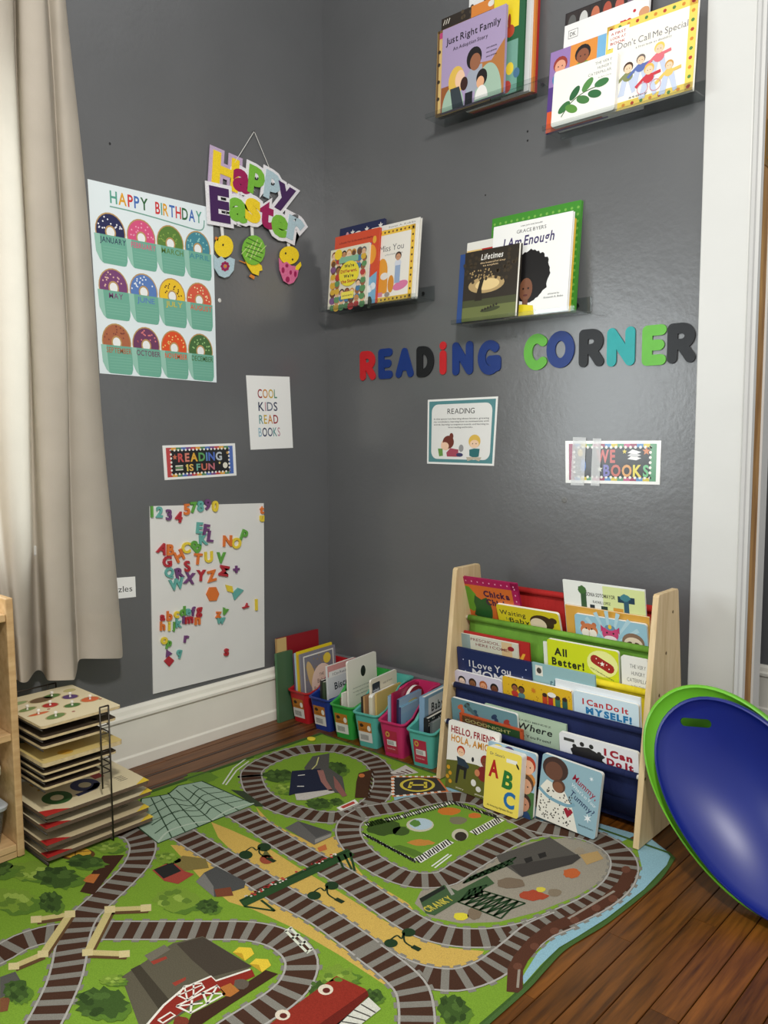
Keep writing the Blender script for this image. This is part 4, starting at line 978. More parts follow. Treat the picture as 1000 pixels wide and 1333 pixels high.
SRGB = {'red': (168, 34, 32), 'green': (104, 152, 52), 'yellow': (228, 208, 40), 'navy': (26, 36, 78)}
DOW = mat('white_dowel', (226, 222, 212), 0.45)
for (y, z), c in zip(ROD, SC):
    d = MB().tube([(PX0+0.016-RK.x, y-RK.y, z), (PX1-0.016-RK.x, y-RK.y, z)], 0.0062, 12).build('dowel', DOW, rk, smooth=True)
    MB().tube([(PX0+0.024-RK.x, y-RK.y, z), (PX1-0.02-RK.x, y-RK.y, z)], 0.0092, 14).build('sleeve', cloth_mat('sling_'+c, SRGB[c]), d, smooth=True)
    MB().disc((PX1-RK.x, y-0.02-RK.y+0.02, z), 0.0042, 0.0006, 10, 'x').build('screw', mat('screw_brass', (120, 100, 66), 0.4, 0.8), rk)
def sling(prof, c, name='sling'):
    pr = spline(prof, 5); xs = [PX0+0.024+(PX1-0.044-PX0)*i/24 for i in range(25)]
    rd = random.Random(len(prof)+int(prof[0][1]*1000)); ph = rd.random()*6
    rings = [[(x-RK.x, y-RK.y+0.0010*math.sin(x*38+ph+j*0.3)*min(1, j/6), z) for x in xs] for j, (y, z) in enumerate(pr)]
    o = MB().loft(rings, closed=False, cap=False).build(name, cloth_mat('sling_'+c, SRGB[c]), rk, smooth=True)
    sd = o.modifiers.new('thick', 'SOLIDIFY'); sd.thickness = 0.0012
for k in range(4):
    (y, z), (yf, zf) = ROD[k], ROD[k+1]
    sling([(y+0.006, z), (y+0.003, z-0.045), (y+0.006, z-0.088), (yf+0.058, zf-0.03), (yf+0.052, zf-0.070), (yf+0.034, zf-0.084), (yf+0.019, zf-0.068), (yf+0.0095, zf)], SC[k])
sling([(-0.2755, 0.18), (-0.270, 0.14), (-0.255, 0.09), (-0.225, 0.05), (-0.200, 0.028)], 'navy', 'skirt')
MB().tube([(PX0+0.016-RK.x, -0.200-RK.y, 0.022), (PX1-0.016-RK.x, -0.200-RK.y, 0.022)], 0.0080, 12).build('lower_dowel', cloth_mat('sling_navy', SRGB['navy']), rk, smooth=True)

def rbook(k, row, tl, trr, label, col, art=None, kind='board', t=0.007, lean=-0.12, drop=0.062, group='books in the sling shelf', **kw):
    yf, zf = ROD[k]
    n = Vector((0, -math.cos(lean), math.sin(lean))); v = Vector((0, math.sin(lean), math.cos(lean)))
    p0 = Vector((0, yf+0.0112+row, zf)); A = hit(*tl, p0, n); B = hit(*trr, p0, n)
    w = B.x-A.x; h = ((A-p0).dot(v)+(B-p0).dot(v))/2+drop
    loc = Vector(((A.x+B.x)/2, p0.y, p0.z))-v*drop-n*(t/2)
    return book(label, frame(Vector((1, 0, 0)), n, v, loc), w, h, t, col, art, kind, group=group, **kw)
# --- top pocket
def art_coco(a, W, H):
    border(a, W, H, (166, 24, 82), .12); a.z += 1
    a.dots([(W*(.06+.88*i/9), H*.94) for i in range(10)]+[(W*.95, H*(.2+.7*i/7)) for i in range(8)], W*.012, (226, 150, 180)); a.rect(W*.06, 0, W*.9, H*.88, (206, 104, 44))
    a.blob(W*.16, H*.62, W*.14, H*.24, (96, 152, 44), 4, 14, .4); a.blob(W*.36, H*.48, W*.2, H*.26, (40, 88, 42), 9, 12, .45)
    tx(a, 'Chicka', .64, .71, .10, (70, 26, 60), .44, off=.05); tx(a, 'Chicka', .66, .57, .10, (70, 26, 60), .44, off=.05)
rbook(1, .0115, (594, 750.5), (672, 759), 'magenta and orange book with bold purple words in the top sling', (166, 24, 82), art_coco, 'hard', t=.007, lean=-.33)
def art_wait(a, W, H):
    tx(a, 'Waiting', .26, .74, .13, (40, 40, 34), .44, off=.01); tx(a, 'for', .18, .60, .08, (70, 110, 60), .1, off=0); tx(a, 'Baby', .36, .56, .13, (40, 40, 34), .34, off=.01)
    a.ell(W*.72, H*.68, W*.19, H*.2, (66, 46, 32)); a.ell(W*.66, H*.62, W*.13, H*.17, (232, 210, 182)); a.ell(W*.9, H*.78, W*.06, H*.08, (66, 46, 32)); a.rect(W*.5, 0, W*.9, H*.4, (200, 90, 60))
rbook(1, .0015, (645.5, 786), (726.5, 799), 'yellow board book with a dark haired face in the top sling', (216, 198, 40), art_wait, 'board', t=.008, lean=-.33)
def art_just(a, W, H):
    a.rect(W*.5, 0, W, H*.985, (214, 224, 158)); tx(a, 'SONIA SOTOMAYOR', .47, .83, .05, (50, 50, 50), .36); tx(a, 'RAFAEL LOPEZ', .48, .745, .035, (60, 60, 60), .22)
    for x_, w_, h0, h1, c_ in ((.22, .07, .45, .90, (60, 90, 60)), (.33, .06, .45, .72, (40, 50, 60)), (.47, .08, .45, .72, (40, 60, 56)), (.62, .12, .45, .72, (206, 150, 60))): a.rect(W*x_, H*h0, W*(x_+w_), H*h1, c_)
    a.rect(W*.68, H*.80, W*.88, H*.88, (40, 64, 84)); a.rect(W*.75, H*.45, W*.81, H*.84, (52, 90, 110)); a.blob(W*.24, H*.9, W*.06, H*.06, (70, 110, 60), 3); a.blob(W*.77, H*.87, W*.07, H*.05, (70, 130, 140), 5)
rbook(1, .0180, (733, 756), (839, 767), 'white and pale green book with large leafy lettering in the top sling', (232, 234, 228), art_just, 'hard', t=.006, lean=-.18)
rbook(1, .0108, (736, 789), (845, 801.5), 'plain amber book between two others in the top sling', (212, 160, 70), None, 'soft', t=.005, lean=-.18)
def art_animals(a, W, H):
    z = a.z; [a.poly([(W*.5, H*.4), (W*(.5+.47*math.cos(q)), H*.4+W*.47*math.sin(q)), (W*(.5+.47*math.cos(q+.12)), H*.4+W*.47*math.sin(q+.12))], (176, 208, 220)) for q in (.2, .55, .9, 1.25, 1.6, 1.95, 2.3, 2.65)]
    y = .66
    a.dots([(W*.115, H*.80), (W*.275, H*.80)], W*.035, (190, 110, 70)); a.ell(W*.20, H*y, W*.125, H*.16, (200, 118, 76)); a.dots([(W*.15, H*.6), (W*.25, H*.6)], W*.06, (238, 226, 216), 12); a.dots([(W*.16, H*.70), (W*.24, H*.70)], W*.012, (30, 24, 24))
    a.poly([(W*.37, H*.84), (W*.43, H*.76), (W*.37, H*.68)], (186, 60, 110)); a.poly([(W*.63, H*.84), (W*.57, H*.76), (W*.63, H*.68)], (186, 60, 110)); a.ell(W*.50, H*.66, W*.115, H*.17, (196, 66, 116)); a.ell(W*.5, H*.80, W*.07, H*.06, (100, 140, 170)); a.ell(W*.50, H*.55, W*.09, H*.07, (240, 220, 226)); a.dots([(W*.455, H*.68), (W*.545, H*.68)], W*.013, (30, 24, 30)); a.ell(W*.5, H*.82, W*.025, H*.05, (226, 190, 70))
    a.ell(W*.81, H*.56, W*.15, H*.20, (134, 106, 88)); a.ell(W*.81, H*.52, W*.125, H*.15, (228, 208, 186)); a.ell(W*.75, H*.52, W*.045, H*.04, (90, 66, 54), .5); a.ell(W*.87, H*.52, W*.045, H*.04, (90, 66, 54), -.5); a.ell(W*.81, H*.5, W*.025, H*.02, (50, 36, 32))
rbook(1, .0015, (748, 799.5), (842, 812), 'pale blue board book with three animal faces in the top sling', (150, 192, 210), art_animals, 'board', t=.007, lean=-.18)
# --- second pocket
def art_pre(a, W, H):
    a.rect(0, H*.2, W*.16, H, (140, 160, 160)); a.rect(W*.72, H*.5, W*.9, H*.98, (212, 184, 140)); a.rect(0, 0, W, H*.42, (150, 184, 190)); tx(a, 'PRESCHOOL,', .44, .86, .075, (130, 60, 60), .54, off=.005); tx(a, 'HERE I COME!', .56, .745, .075, (130, 60, 60), .60, off=.005); a.ell(W*.88, H*.84, W*.055, H*.06, (150, 40, 50))
rbook(2, .0015, (600.5, 824.5), (674, 838), 'pale picture book with red hand lettering in the second sling', (206, 206, 190), art_pre, 'soft', t=.005)
rbook(2, .009, (604, 820), (689, 838.5), 'red book behind the hand lettered one in the second sling', (176, 42, 40), lambda a, W, H: a.poly([(W*.88, H*.5), (W*.94, H*.72), (W*.9, H*.72), (W*.86, H*.6), (W*.84, H*.72), (W*.82, H*.70)], (226, 170, 60)), 'hard', t=.006)
def art_better(a, W, H):
    tx(a, 'All', .20, .72, .14, (36, 40, 34), .20, off=.04); tx(a, 'Better!', .30, .53, .14, (36, 40, 34), .48, off=.04); a.ell(W*.78, H*.72, W*.21, H*.24, (232, 234, 150))
    a.line([(W*.68, H*.78), (W*.88, H*.66)], H*.17, (160, 40, 38), rnd=True); a.star(W*.78, H*.72, H*.05, (240, 236, 226)); a.dots([(W*.70, H*.80), (W*.73, H*.73), (W*.84, H*.72), (W*.87, H*.65)], H*.012, (240, 230, 220)); tx(a, 'with 7 bandage stickers', .77, .525, .03, (80, 80, 60), .34, rot=-.35)
rbook(2, .0015, (712, 831), (805, 848.5), 'lime green board book with a red bandage in the second sling', (204, 214, 36), art_better, 'board', t=.009)
rbook(2, .0115, (707.5, 836), (780, 848), 'white book hidden behind the lime green one', (228, 230, 220), None, 'hard', t=.005)
def art_vhc(a, W, H):
    for k, s_ in enumerate(('THE VERY', 'HUNGRY', 'CATERPILLAR')): tx(a, s_, .64, .80-.13*k, .075, (110, 110, 106), (.62, .52, .86)[k], off=0)
    tx(a, 'by Eric Carle', .62, .44, .05, (130, 130, 124), .5, off=0); a.ell(W*.35, H*.30, W*.04, H*.06, (80, 90, 70), .5); a.ell(W*.75, H*.30, W*.04, H*.06, (80, 90, 70), -.5)
rbook(2, .0015, (808.5, 852.5), (843, 860), 'narrow white book with grey capitals in the second sling', (230, 230, 224), art_vhc, 'board', t=.007)
# --- third pocket
def art_mom(a, W, H):
    tx(a, 'I Love You', .45, .70, .12, (206, 204, 206), .58, off=.01); tx(a, 'MOM', .42, .53, .15, (206, 204, 206), .44, off=.01); a.dots([(W*.08, H*.80), (W*.1, H*.6), (W*.88, H*.72), (W*.7, H*.55), (W*.93, H*.86)], W*.008, (180, 190, 220))
rbook(3, .0115, (595, 842), (691.5, 863), 'navy book with silver lettering in the third sling', (28, 40, 84), art_mom, 'hard', t=.008)
def art_sea(a, W, H):
    a.rect(0, 0, W, H*.5, (120, 156, 160)); a.rect(W*.05, H*.80, W*.17, H*.97, (226, 222, 210)); a.ell(W*.11, H*.885, W*.04, H*.05, (70, 66, 60)); tx(a, 'the Sea', .52, .66, .14, (58, 100, 116), .5, off=.0, skew=.2); a.star(W*.9, H*.7, W*.06, (140, 160, 150), n=6)
rbook(3, .0160, (693, 863.5), (774.5, 878), 'pale teal book beside the navy one in the third sling', (146, 182, 186), art_sea, 'hard', t=.006)
def art_kids4(a, W, H):
    z = a.z
    for i, (s_, h_, c_) in enumerate((((236, 206, 184), (34, 30, 40), (50, 60, 110)), ((140, 92, 62), (60, 40, 28), (70, 90, 80)), ((226, 160, 120), (176, 96, 50), (170, 60, 60)), ((120, 72, 50), (34, 26, 26), (190, 110, 50)))):
        a.z = z; a.poly([(W*(.06+.23*i), H*.1), (W*(.24+.23*i), H*.1), (W*(.22+.23*i), H*.58), (W*(.08+.23*i), H*.58)], c_); head(a, W*(.15+.23*i), H*.70, W*.078, s_, h_)
rbook(3, .0015, (592, 872.5), (653, 885), 'lilac board book with four children in the third sling', (206, 198, 214), art_kids4, 'board', t=.006)
def art_kind(a, W, H):
    rd = random.Random(11); a.dots([(W*rd.random(), H*rd.random(), W*.008) for _ in range(60)], 0, (170, 110, 30)); head(a, W*.18, H*.76, W*.045, (150, 90, 60), (40, 26, 24), (190, 60, 50)); head(a, W*.28, H*.74, W*.045, (110, 70, 50), (30, 24, 24), (90, 130, 130)); a.star(W*.46, H*.80, W*.045, (206, 120, 40), n=8)
    for x_, c_ in ((.62, (190, 70, 40)), (.70, (180, 50, 50)), (.8, (60, 110, 90)), (.9, (50, 90, 80))): a.rect(W*(x_-.035), H*.50, W*(x_+.035), H*.74, c_); a.ell(W*x_, H*.76, W*.035, H*.05, (60, 40, 36))
    a.ell(W*.72, H*.80, W*.06, H*.06, (236, 232, 224)); tx(a, 'KINDNESS', .56, .44, .09, (240, 234, 214), .55, off=.03)
rbook(3, .0015, (654, 879), (744.5, 900), 'yellow board book with small painted figures in the third sling', (222, 178, 40), art_kind, 'board', t=.008)
rbook(3, .0108, (723, 885), (834, 907), 'white book behind the red and blue lettered one in the third sling', (226, 232, 236), None, 'soft', t=.004)
def art_myself(a, W, H):
    tx(a, 'I Can Do It', .50, .74, .13, (188, 34, 44), .72, off=.03); tx(a, 'MYSELF!', .55, .55, .14, (40, 120, 172), .72, off=.06); a.ell(W*.78, H*.33, W*.14, H*.09, (170, 44, 70)); a.rect(0, 0, W, H*.25, (190, 220, 232))
rbook(3, .0015, (746.5, 898.5), (831.5, 917.5), 'pale blue board book with red and blue words in the third sling', (206, 226, 236), art_myself, 'board', t=.007)
# --- lowest pocket
def art_seakids(a, W, H):
    for x_, y_, c_ in ((.14, .82, (200, 100, 60)), (.36, .78, (50, 80, 96)), (.66, .80, (40, 60, 90)), (.84, .76, (160, 60, 50)), (.25, .9, (60, 60, 60))): a.ell(W*x_, H*y_, W*.05, H*.05, c_, .6); a.ell(W*(x_+.03), H*(y_-.07), W*.03, H*.06, c_, .2)
    a.ell(W*.3, H*.82, W*.10, H*.05, (76, 106, 110), -.7)
rbook(4, .0105, (587.5, 909), (673, 928), 'slate blue board book with swimming children in the lowest sling', (104, 142, 150), art_seakids, 'board', t=.008)
def art_night(a, W, H):
    border(a, W, H, (190, 84, 44), .05); a.z += 1; a.rect(W*.04, 0, W*.45, H*.95, (94, 66, 40)); a.rect(W*.45, 0, W*.96, H*.95, (44, 74, 40)); a.segs([((W*.25, H*.3), (W*(.25+.4*math.cos(q)), H*(.3+.7*math.sin(q)))) for q in [0.6+.2*i for i in range(10)]], W*.008, (140, 90, 50)); a.rect(W*.45, 0, W*.96, H*.95, (44, 74, 40)); tx(a, 'GOODNIGHT', .46, .76, .11, (196, 190, 120), .74, off=0)
rbook(4, .0015, (598.5, 929.5), (680, 949), 'brown and green book with an orange border in the lowest sling', (190, 84, 44), art_night, 'hard', t=.007)
def art_there(a, W, H):
    a.rect(0, 0, W, H*.4, (150, 174, 150)); tx(a, 'YAMILE SAIED MENDEZ', .52, .84, .04, (90, 104, 90), .62); tx(a, 'Where', .62, .66, .15, (30, 34, 34), .44, off=.02, skew=.2); tx(a, 'Are You From?', .6, .5, .06, (40, 44, 44), .44)
rbook(4, .020, (631.5, 914.5), (737, 945.5), 'sage green book with black script in the lowest sling', (178, 198, 172), art_there, 'hard', t=.007)
def art_cando(a, W, H):
    tx(a, 'I Can', .76, .74, .15, (160, 30, 50), .36, off=.06); tx(a, 'Do It', .78, .54, .15, (160, 30, 50), .34, off=.06); a.blob(W*.36, H*.58, W*.26, H*.24, (36, 34, 36), 2, 30, .25); a.dots([(W*.2, H*.75), (W*.3, H*.84), (W*.42, H*.84), (W*.52, H*.72)], W*.03, (36, 34, 36)); a.rect(W*.06, H*.83, W*.2, H*.9, (60, 60, 60))
rbook(4, .0015, (728, 953), (831, 979), 'white board book with a black figure and dark red words in the lowest sling', (230, 230, 232), art_cando, 'board', t=.009)

# --- books standing on the rug against the shelf
def fbook(yf, tl, trr, label, col, art, kind='board', t=0.010, lean=0.09, roll=0.0, z=0.0042, **kw):
    n = Vector((0, -math.cos(lean), math.sin(lean))); v = Vector((0, math.sin(lean), math.cos(lean))); u = Vector((1, 0, 0))
    p0 = Vector((0, yf, z)); A = hit(*tl, p0, n); B = hit(*trr, p0, n)
    if roll:
        u2 = u*math.cos(roll)+v*math.sin(roll); v = v*math.cos(roll)-u*math.sin(roll); u = u2
    w = (B-A).dot(u); h = ((A-p0).dot(v)+(B-p0).dot(v))/2
    mid = (A+B)/2; h = (mid-p0).z/max(v.z, .1)-abs(math.sin(roll))*w/2
    loc = mid-v*h-n*(t/2); loc.z += t*0.5*abs(math.sin(lean))
    return book(label, frame(u, n, v, loc), w, h, t, col, art, kind, group='books standing on the rug', **kw)
def art_hola(a, W, H):
    a.poly([(0, 0), (W, 0), (W, H*.42), (W*.6, H*.46), (W*.25, H*.44), (0, H*.40)], (98, 100, 42)); tx(a, 'HELLO, FRIEND', .50, .83, .10, (150, 26, 40), .88, off=.03); tx(a, 'HOLA, AMIGO', .50, .70, .10, (206, 140, 44), .86, off=.03)
    head(a, W*.28, H*.58, W*.075, (238, 196, 160), (186, 60, 36)); a.poly([(W*.2, H*.50), (W*.36, H*.48), (W*.46, H*.40), (W*.44, H*.36), (W*.34, H*.38), (W*.24, H*.36)], (44, 58, 72)); a.poly([(W*.22, H*.38), (W*.42, H*.37), (W*.40, H*.2), (W*.36, H*.2), (W*.36, H*.32), (W*.28, H*.32), (W*.24, H*.1), (W*.2, H*.1)], (34, 34, 34)); a.ell(W*.52, H*.52, W*.025, H*.035, (40, 40, 44))
    head(a, W*.76, H*.54, W*.085, (130, 70, 50), (150, 40, 40)); a.ell(W*.74, H*.36, W*.12, H*.11, (130, 40, 40)); a.ell(W*.62, H*.35, W*.05, H*.05, (206, 130, 90)); a.ell(W*.56, H*.19, W*.05, H*.05, (230, 226, 216)); a.ell(W*.66, H*.12, W*.05, H*.04, (226, 222, 214))
    a.dots([(W*.05, H*.3), (W*.09, H*.22), (W*.04, H*.16), (W*.1, H*.10)], W*.035, (206, 150, 40)); tx(a, 'story', .3, .03, .025, (226, 220, 190), .16); tx(a, 'pictures', .7, .03, .025, (226, 220, 190), .2)
fbook(-.338, (584.5, 937.5), (651, 954.5), 'white board book with two singing figures leaning on the sling shelf', (234, 230, 220), art_hola, t=.009)
def art_faces3(a, W, H):
    a.rect(0, 0, W, H*.4, (70, 110, 60)); head(a, W*.45, H*.85, W*.13, (224, 176, 140), (60, 40, 90), (120, 160, 180)); head(a, W*.85, H*.78, W*.14, (232, 180, 146), (176, 60, 36), (200, 130, 60)); head(a, W*.82, H*.48, W*.15, (214, 160, 126), (92, 60, 40)); head(a, W*.8, H*.2, W*.14, (200, 140, 110), (60, 40, 30), (40, 70, 110)); a.ell(W*.22, H*.93, W*.1, H*.05, (214, 190, 60))
fbook(-.3495, (636, 966), (699, 979.5), 'board book of drawn children half hidden by the yellow alphabet book', (150, 180, 196), art_faces3, t=.009)
def art_abc(a, W, H):
    tx(a, "Dr. Seuss's", .32, .88, .045, (50, 70, 90), .42, off=.01); a.rect(W*.58, H*.83, W*.88, H*.89, (234, 232, 222)); a.ell(W*.90, H*.81, W*.025, H*.05, (30, 30, 30), .6); tx(a, 'A', .26, .54, .27, (176, 34, 34), .32, off=.04); tx(a, 'B', .66, .42, .27, (40, 112, 52), .34, off=.04, rot=-.12); tx(a, 'C', .74, .13, .25, (36, 104, 164), .36, off=.04, rot=-.05)
    tx(a, 'An Amazing Alphabet Book!', .48, .055, .035, (60, 56, 50), .74, off=.01)
fbook(-.3765, (634, 972.5), (680, 983), 'small thick yellow alphabet board book standing on the rug', (236, 214, 92), art_abc, t=.024, lean=.10, spine=(120, 156, 196))
def art_mummy(a, W, H):
    tx(a, 'Mummy,', .74, .66, .10, (150, 30, 56), .46, off=.01, rot=-.45); tx(a, "What's in Your", .74, .555, .055, (220, 226, 226), .48, off=0, rot=-.45); tx(a, 'Tummy?', .72, .42, .095, (40, 56, 92), .46, off=.01, rot=-.45)
    a.ell(W*.24, H*.82, W*.22, H*.18, (66, 46, 42)); a.ell(W*.22, H*.78, W*.15, H*.14, (104, 68, 54)); a.poly([(0, H*.45), (W*.12, H*.62), (W*.42, H*.55), (W*.58, H*.35), (W*.72, 0), (0, 0)], (226, 222, 208)); rd = random.Random(4); a.dots([(W*(.03+.55*rd.random()), H*(.04+.46*rd.random()), W*.012) for _ in range(90)], 0, (70, 66, 60)); a.line(spline([(0, H*.46), (W*.2, H*.36), (W*.5, H*.34), (W*.62, H*.40)]), H*.05, (120, 160, 176))
    a.ell(W*.33, H*.58, W*.11, H*.10, (90, 60, 48)); a.ell(W*.32, H*.56, W*.085, H*.08, (128, 84, 62)); a.poly([(W*.53, H*.16), (W*.45, H*.27), (W*.49, H*.31), (W*.53, H*.28), (W*.57, H*.31), (W*.61, H*.27)], (150, 30, 50)); a.star(W*.85, H*.27, W*.07, (226, 232, 232), .2, 6, .35); a.star(W*.84, H*.86, W*.04, (216, 226, 228), .4, 6, .35); tx(a, 'Bernardita Romero', .84, .12, .025, (70, 90, 96), .24)
fbook(-.340, (707, 981.5), (785, 1005.5), 'grey blue board book with a pregnant figure leaning beside the navy skirt', (140, 172, 182), art_mummy, t=.012, lean=.12, roll=-.045, spine=(120, 150, 160))

# ================================================================== book bins
def plastic(name, rgb, rough=0.35): return mat(name, rgb, rough, var=0.04, vscale=10)
BINC = {'red': (176, 28, 36), 'blue': (26, 52, 128), 'green': (48, 152, 62), 'teal': (84, 172, 158), 'magenta': (190, 44, 96)}
def rrect2(w, l, r, k=4):
    """rounded rectangle, front edge at y=0 going back to y=l"""
    P = []
    for cx, cy, s0 in ((w/2-r, l-r, 0), (-w/2+r, l-r, 90), (-w/2+r, r, 180), (w/2-r, r, 270)):
        for j in range(k+1):
            t = math.radians(s0+90*j/k); P.append((cx+r*math.cos(t), cy+r*math.sin(t)))
    # add points along the long sides so the rim can rise towards the back
    out = []
    for i, p in enumerate(P):
        q = P[(i+1) % len(P)]; out.append(p)
        if abs(q[1]-p[1]) > l*0.4:
            for s in (.2, .4, .6, .8): out.append((p[0]+(q[0]-p[0])*s, p[1]+(q[1]-p[1])*s))
    return out
def bin_frame(x, y, yaw, z=0.0):
    u = Vector((math.cos(yaw), math.sin(yaw), 0)); n = Vector((math.sin(yaw), -math.cos(yaw), 0))
    return frame(u, n, Vector((0, 0, 1)), Vector((x, y, z)))
BINS = {}
def book_bin(key, label, c, x, y, yaw, style, z=0.0, wb=.074, wt=.096, lb=.20, lt=.235, hf=.116, hb=.192):
    o = thing('book_bin', label, 'bin', matrix=bin_frame(x, y, yaw, z), group='plastic book bins along the wall')
    def ztop(yy): s = max(0.0, min(1.0, (yy-0.03)/(lt-0.10))); s = s*s*(3-2*s); return hf+(hb-hf)*s
    b0 = rrect2(wb, lb, .012); t0 = rrect2(wt, lt, .016); bi = rrect2(wb-.006, lb-.006, .010); ti = rrect2(wt-.006, lt-.006, .014)
    lp = rrect2(wt+.011, lt+.011, .020)
    dy = -(lt-lb)*0.5
    ring = lambda P, zf, oy=0.0: [(p[0], p[1]+oy, zf(p[1])) for p in P]
    rings = [ring(b0, lambda q: 0.0), ring(t0, ztop, dy), ring(lp, lambda q: ztop(q)+.0005, dy-.0055), ring(lp, lambda q: ztop(q)+.004, dy-.0055), ring(ti, lambda q: ztop(q)+.0045, dy+.003), ring(bi, lambda q: .003, .003)]
    MB().loft([[Vector(p) for p in r] for r in rings]).build('tub', plastic('bin_plastic_'+c, BINC[c]), o, smooth=False, bevel=0.0)
    # stick-on label on the sloped front
    sl = (dy)/hf
    T = lambda p, q, zz=0.0: (p, q*sl-0.0006-zz, q)
    a = Art(T); w = wb*0.36; L0, L1 = hf*.16, hf*.78
    if style == 'orange':
        a.rect(-w-.004, L0, w-.004, L1, (214, 212, 204)); a.rect(-w-.004, hf*.47, w-.004, L1, (176, 112, 40)); a.ell(w-.014, hf*.60, .007, .010, (226, 224, 214)); a.blob(-w+.010, hf*.66, .009, .007, (60, 44, 30), 3)
        a.text('book bin', -.008, hf*.52, .006, (60, 40, 20), fit=.026); a.segs([((-w+.004+i*.0032, hf*.22), (-w+.004+i*.0032, hf*.38)) for i in range(10)], .0014, (40, 40, 40))
    else:
        a.rect(-w, L0-.006, w*.8, L1, (172, 44, 66)); a.ring(-w+.012, hf*.66, .004, .008, (196, 160, 70), 1.2); a.rect(-w+.008, hf*.34, w*.62, hf*.50, (220, 218, 212)); a.segs([((-w+.011+i*.003, hf*.36), (-w+.011+i*.003, hf*.48)) for i in range(8)], .0013, (40, 40, 40)); a.text('book bin', -.004, hf*.22, .006, (226, 190, 190), fit=.03)
    a.build('sticker', INK_GLOSS, o)
    BINS[key] = (x, y, yaw, z); return o
D_ = math.radians
book_bin('red', 'red plastic book bin nearest the corner', 'red', .112, -.253, D_(4), 'orange')
book_bin('blue', 'dark blue plastic book bin next to the red one', 'blue', .228, -.256, D_(5), 'orange')
book_bin('green', 'green plastic book bin between the blue and teal ones', 'green', .342, -.260, D_(8), 'orange')
book_bin('teal', 'teal plastic book bin beside the green one', 'teal', .458, -.264, D_(9), 'orange')
book_bin('magenta', 'magenta plastic book bin between two teal ones', 'magenta', .577, -.268, D_(8), 'red')
book_bin('teal2', 'teal plastic book bin with a red sticker beside the sling shelf', 'teal', .700, -.268, D_(8), 'red')

def bbook(key, off, y0, w, h, t, label, col, art=None, kind='hard', tilt=0.0, z=.0045, spine=None, swing=0.0, spine_art=None):
    """a book standing on its tail in a bin, spine to the front, cover towards the shelf; off = across the bin, tilt leans it to the corner"""
    bx, by, yaw, bz = BINS[key] if key else (0, 0, 0, 0)
    yaw += swing
    if key: h *= 1.27; w *= 1.04
    u = Vector((-math.sin(yaw), math.cos(yaw), 0)); n0 = Vector((math.cos(yaw), math.sin(yaw), 0))
    v = Vector((0, 0, 1))*math.cos(tilt)-n0*math.sin(tilt); n = n0*math.cos(tilt)+Vector((0, 0, 1))*math.sin(tilt)
    b = Vector((bx, by, bz))+Vector((math.cos(yaw), math.sin(yaw), 0))*off+u*(y0+w/2)+Vector((0, 0, z+t/2*abs(math.sin(tilt))))
    return book(label, frame(u, n, v, b), w, h, t, col, art, kind, spine=spine, group='books in the plastic bins', spine_art=spine_art)
# loose between wall and red bin
bbook(None, .0405, -.298, .205, .305, .009, 'large old red book with tan spine in the corner', (140, 28, 36), lambda a, W, H: a.rect(0, 0, W*.22, H, (200, 168, 110)), tilt=.03, z=.0, spine=(176, 140, 90))
bbook(None, .0535, -.312, .075, .255, .012, 'worn green book standing on the floor beside the red bin', (70, 100, 70), tilt=.03, z=.0, spine=(70, 112, 74))
def art_bed(a, W, H):
    a.rect(W*.06, H*.03, W*.94, H*.96, (226, 222, 210)); a.rect(W*.09, H*.05, W*.91, H*.94, (122, 122, 130)); rd = random.Random(3); a.dots([(W*(.12+.76*rd.random()), H*(.08+.84*rd.random()), W*.02) for _ in range(70)], 0, (150, 130, 90)); a.rect(W*.09, H*.05, W*.91, H*.22, (186, 140, 84)); a.dots([(W*(.12+.76*rd.random()), H*(.06+.18*rd.random()), W*.022) for _ in range(40)], 0, (120, 76, 40)); a.ell(W*.74, H*.84, W*.11, H*.08, (226, 200, 70)); a.ell(W*.28, H*.62, W*.1, H*.26, (206, 176, 120), .3)
    a.ell(W*.58, H*.48, W*.32, H*.30, (230, 208, 190)); tx(a, 'THE', .56, .60, .045, (90, 76, 70), .14, off=0); tx(a, "Baby's", .58, .50, .065, (90, 76, 70), .30, off=0); tx(a, 'Bedtime Book', .58, .40, .065, (90, 76, 70), .5, off=0); tx(a, 'story', .58, .31, .035, (110, 90, 80), .2, off=0)
bbook('red', -.0255, .006, .13, .190, .008, 'purple spined book at the left of the red bin', (96, 66, 96), tilt=.06, spine=(110, 80, 110))
bbook('red', -.017, .005, .14, .194, .008, 'pale blue spined book in the red bin', (176, 200, 214), tilt=.06, spine=(180, 204, 214))
bbook('red', -.0085, .005, .18, .198, .007, 'yellow book in the middle of the red bin', (226, 200, 40), tilt=.06, spine=(222, 190, 40))
bbook('red', -.001, .005, .175, .190, .006, 'thin gold spined book in the red bin', (206, 176, 60), tilt=.06, spine=(206, 170, 50))
bbook('red', .0075, .005, .178, .193, .009, 'grey framed bedtime picture book facing out of the red bin', (130, 128, 136), art_bed, tilt=.06, spine=(136, 134, 142))
def art_pup(a, W, H):
    a.rect(0, 0, W, H*.46, (32, 66, 132)); a.rect(0, H*.82, W, H, (212, 150, 146)); a.rect(W*.04, H*.80, W*.78, H*.90, (232, 230, 224)); tx(a, 'I Can Read!', .42, .825, .045, (60, 60, 60), .5, off=0); tx(a, 'Biscuit', .55, .60, .12, (50, 60, 60), .66, off=.02, rot=.08); a.ell(W*.86, H*.90, W*.10, H*.06, (216, 160, 50))
bbook('blue', -.012, .02, .055, .128, .008, 'small dark green paperback at the front of the blue bin', (60, 76, 50), kind='soft', spine=(50, 64, 44))
bbook('blue', -.021, .018, .06, .132, .008, 'small black paperback at the left of the blue bin', (40, 40, 40), kind='soft')
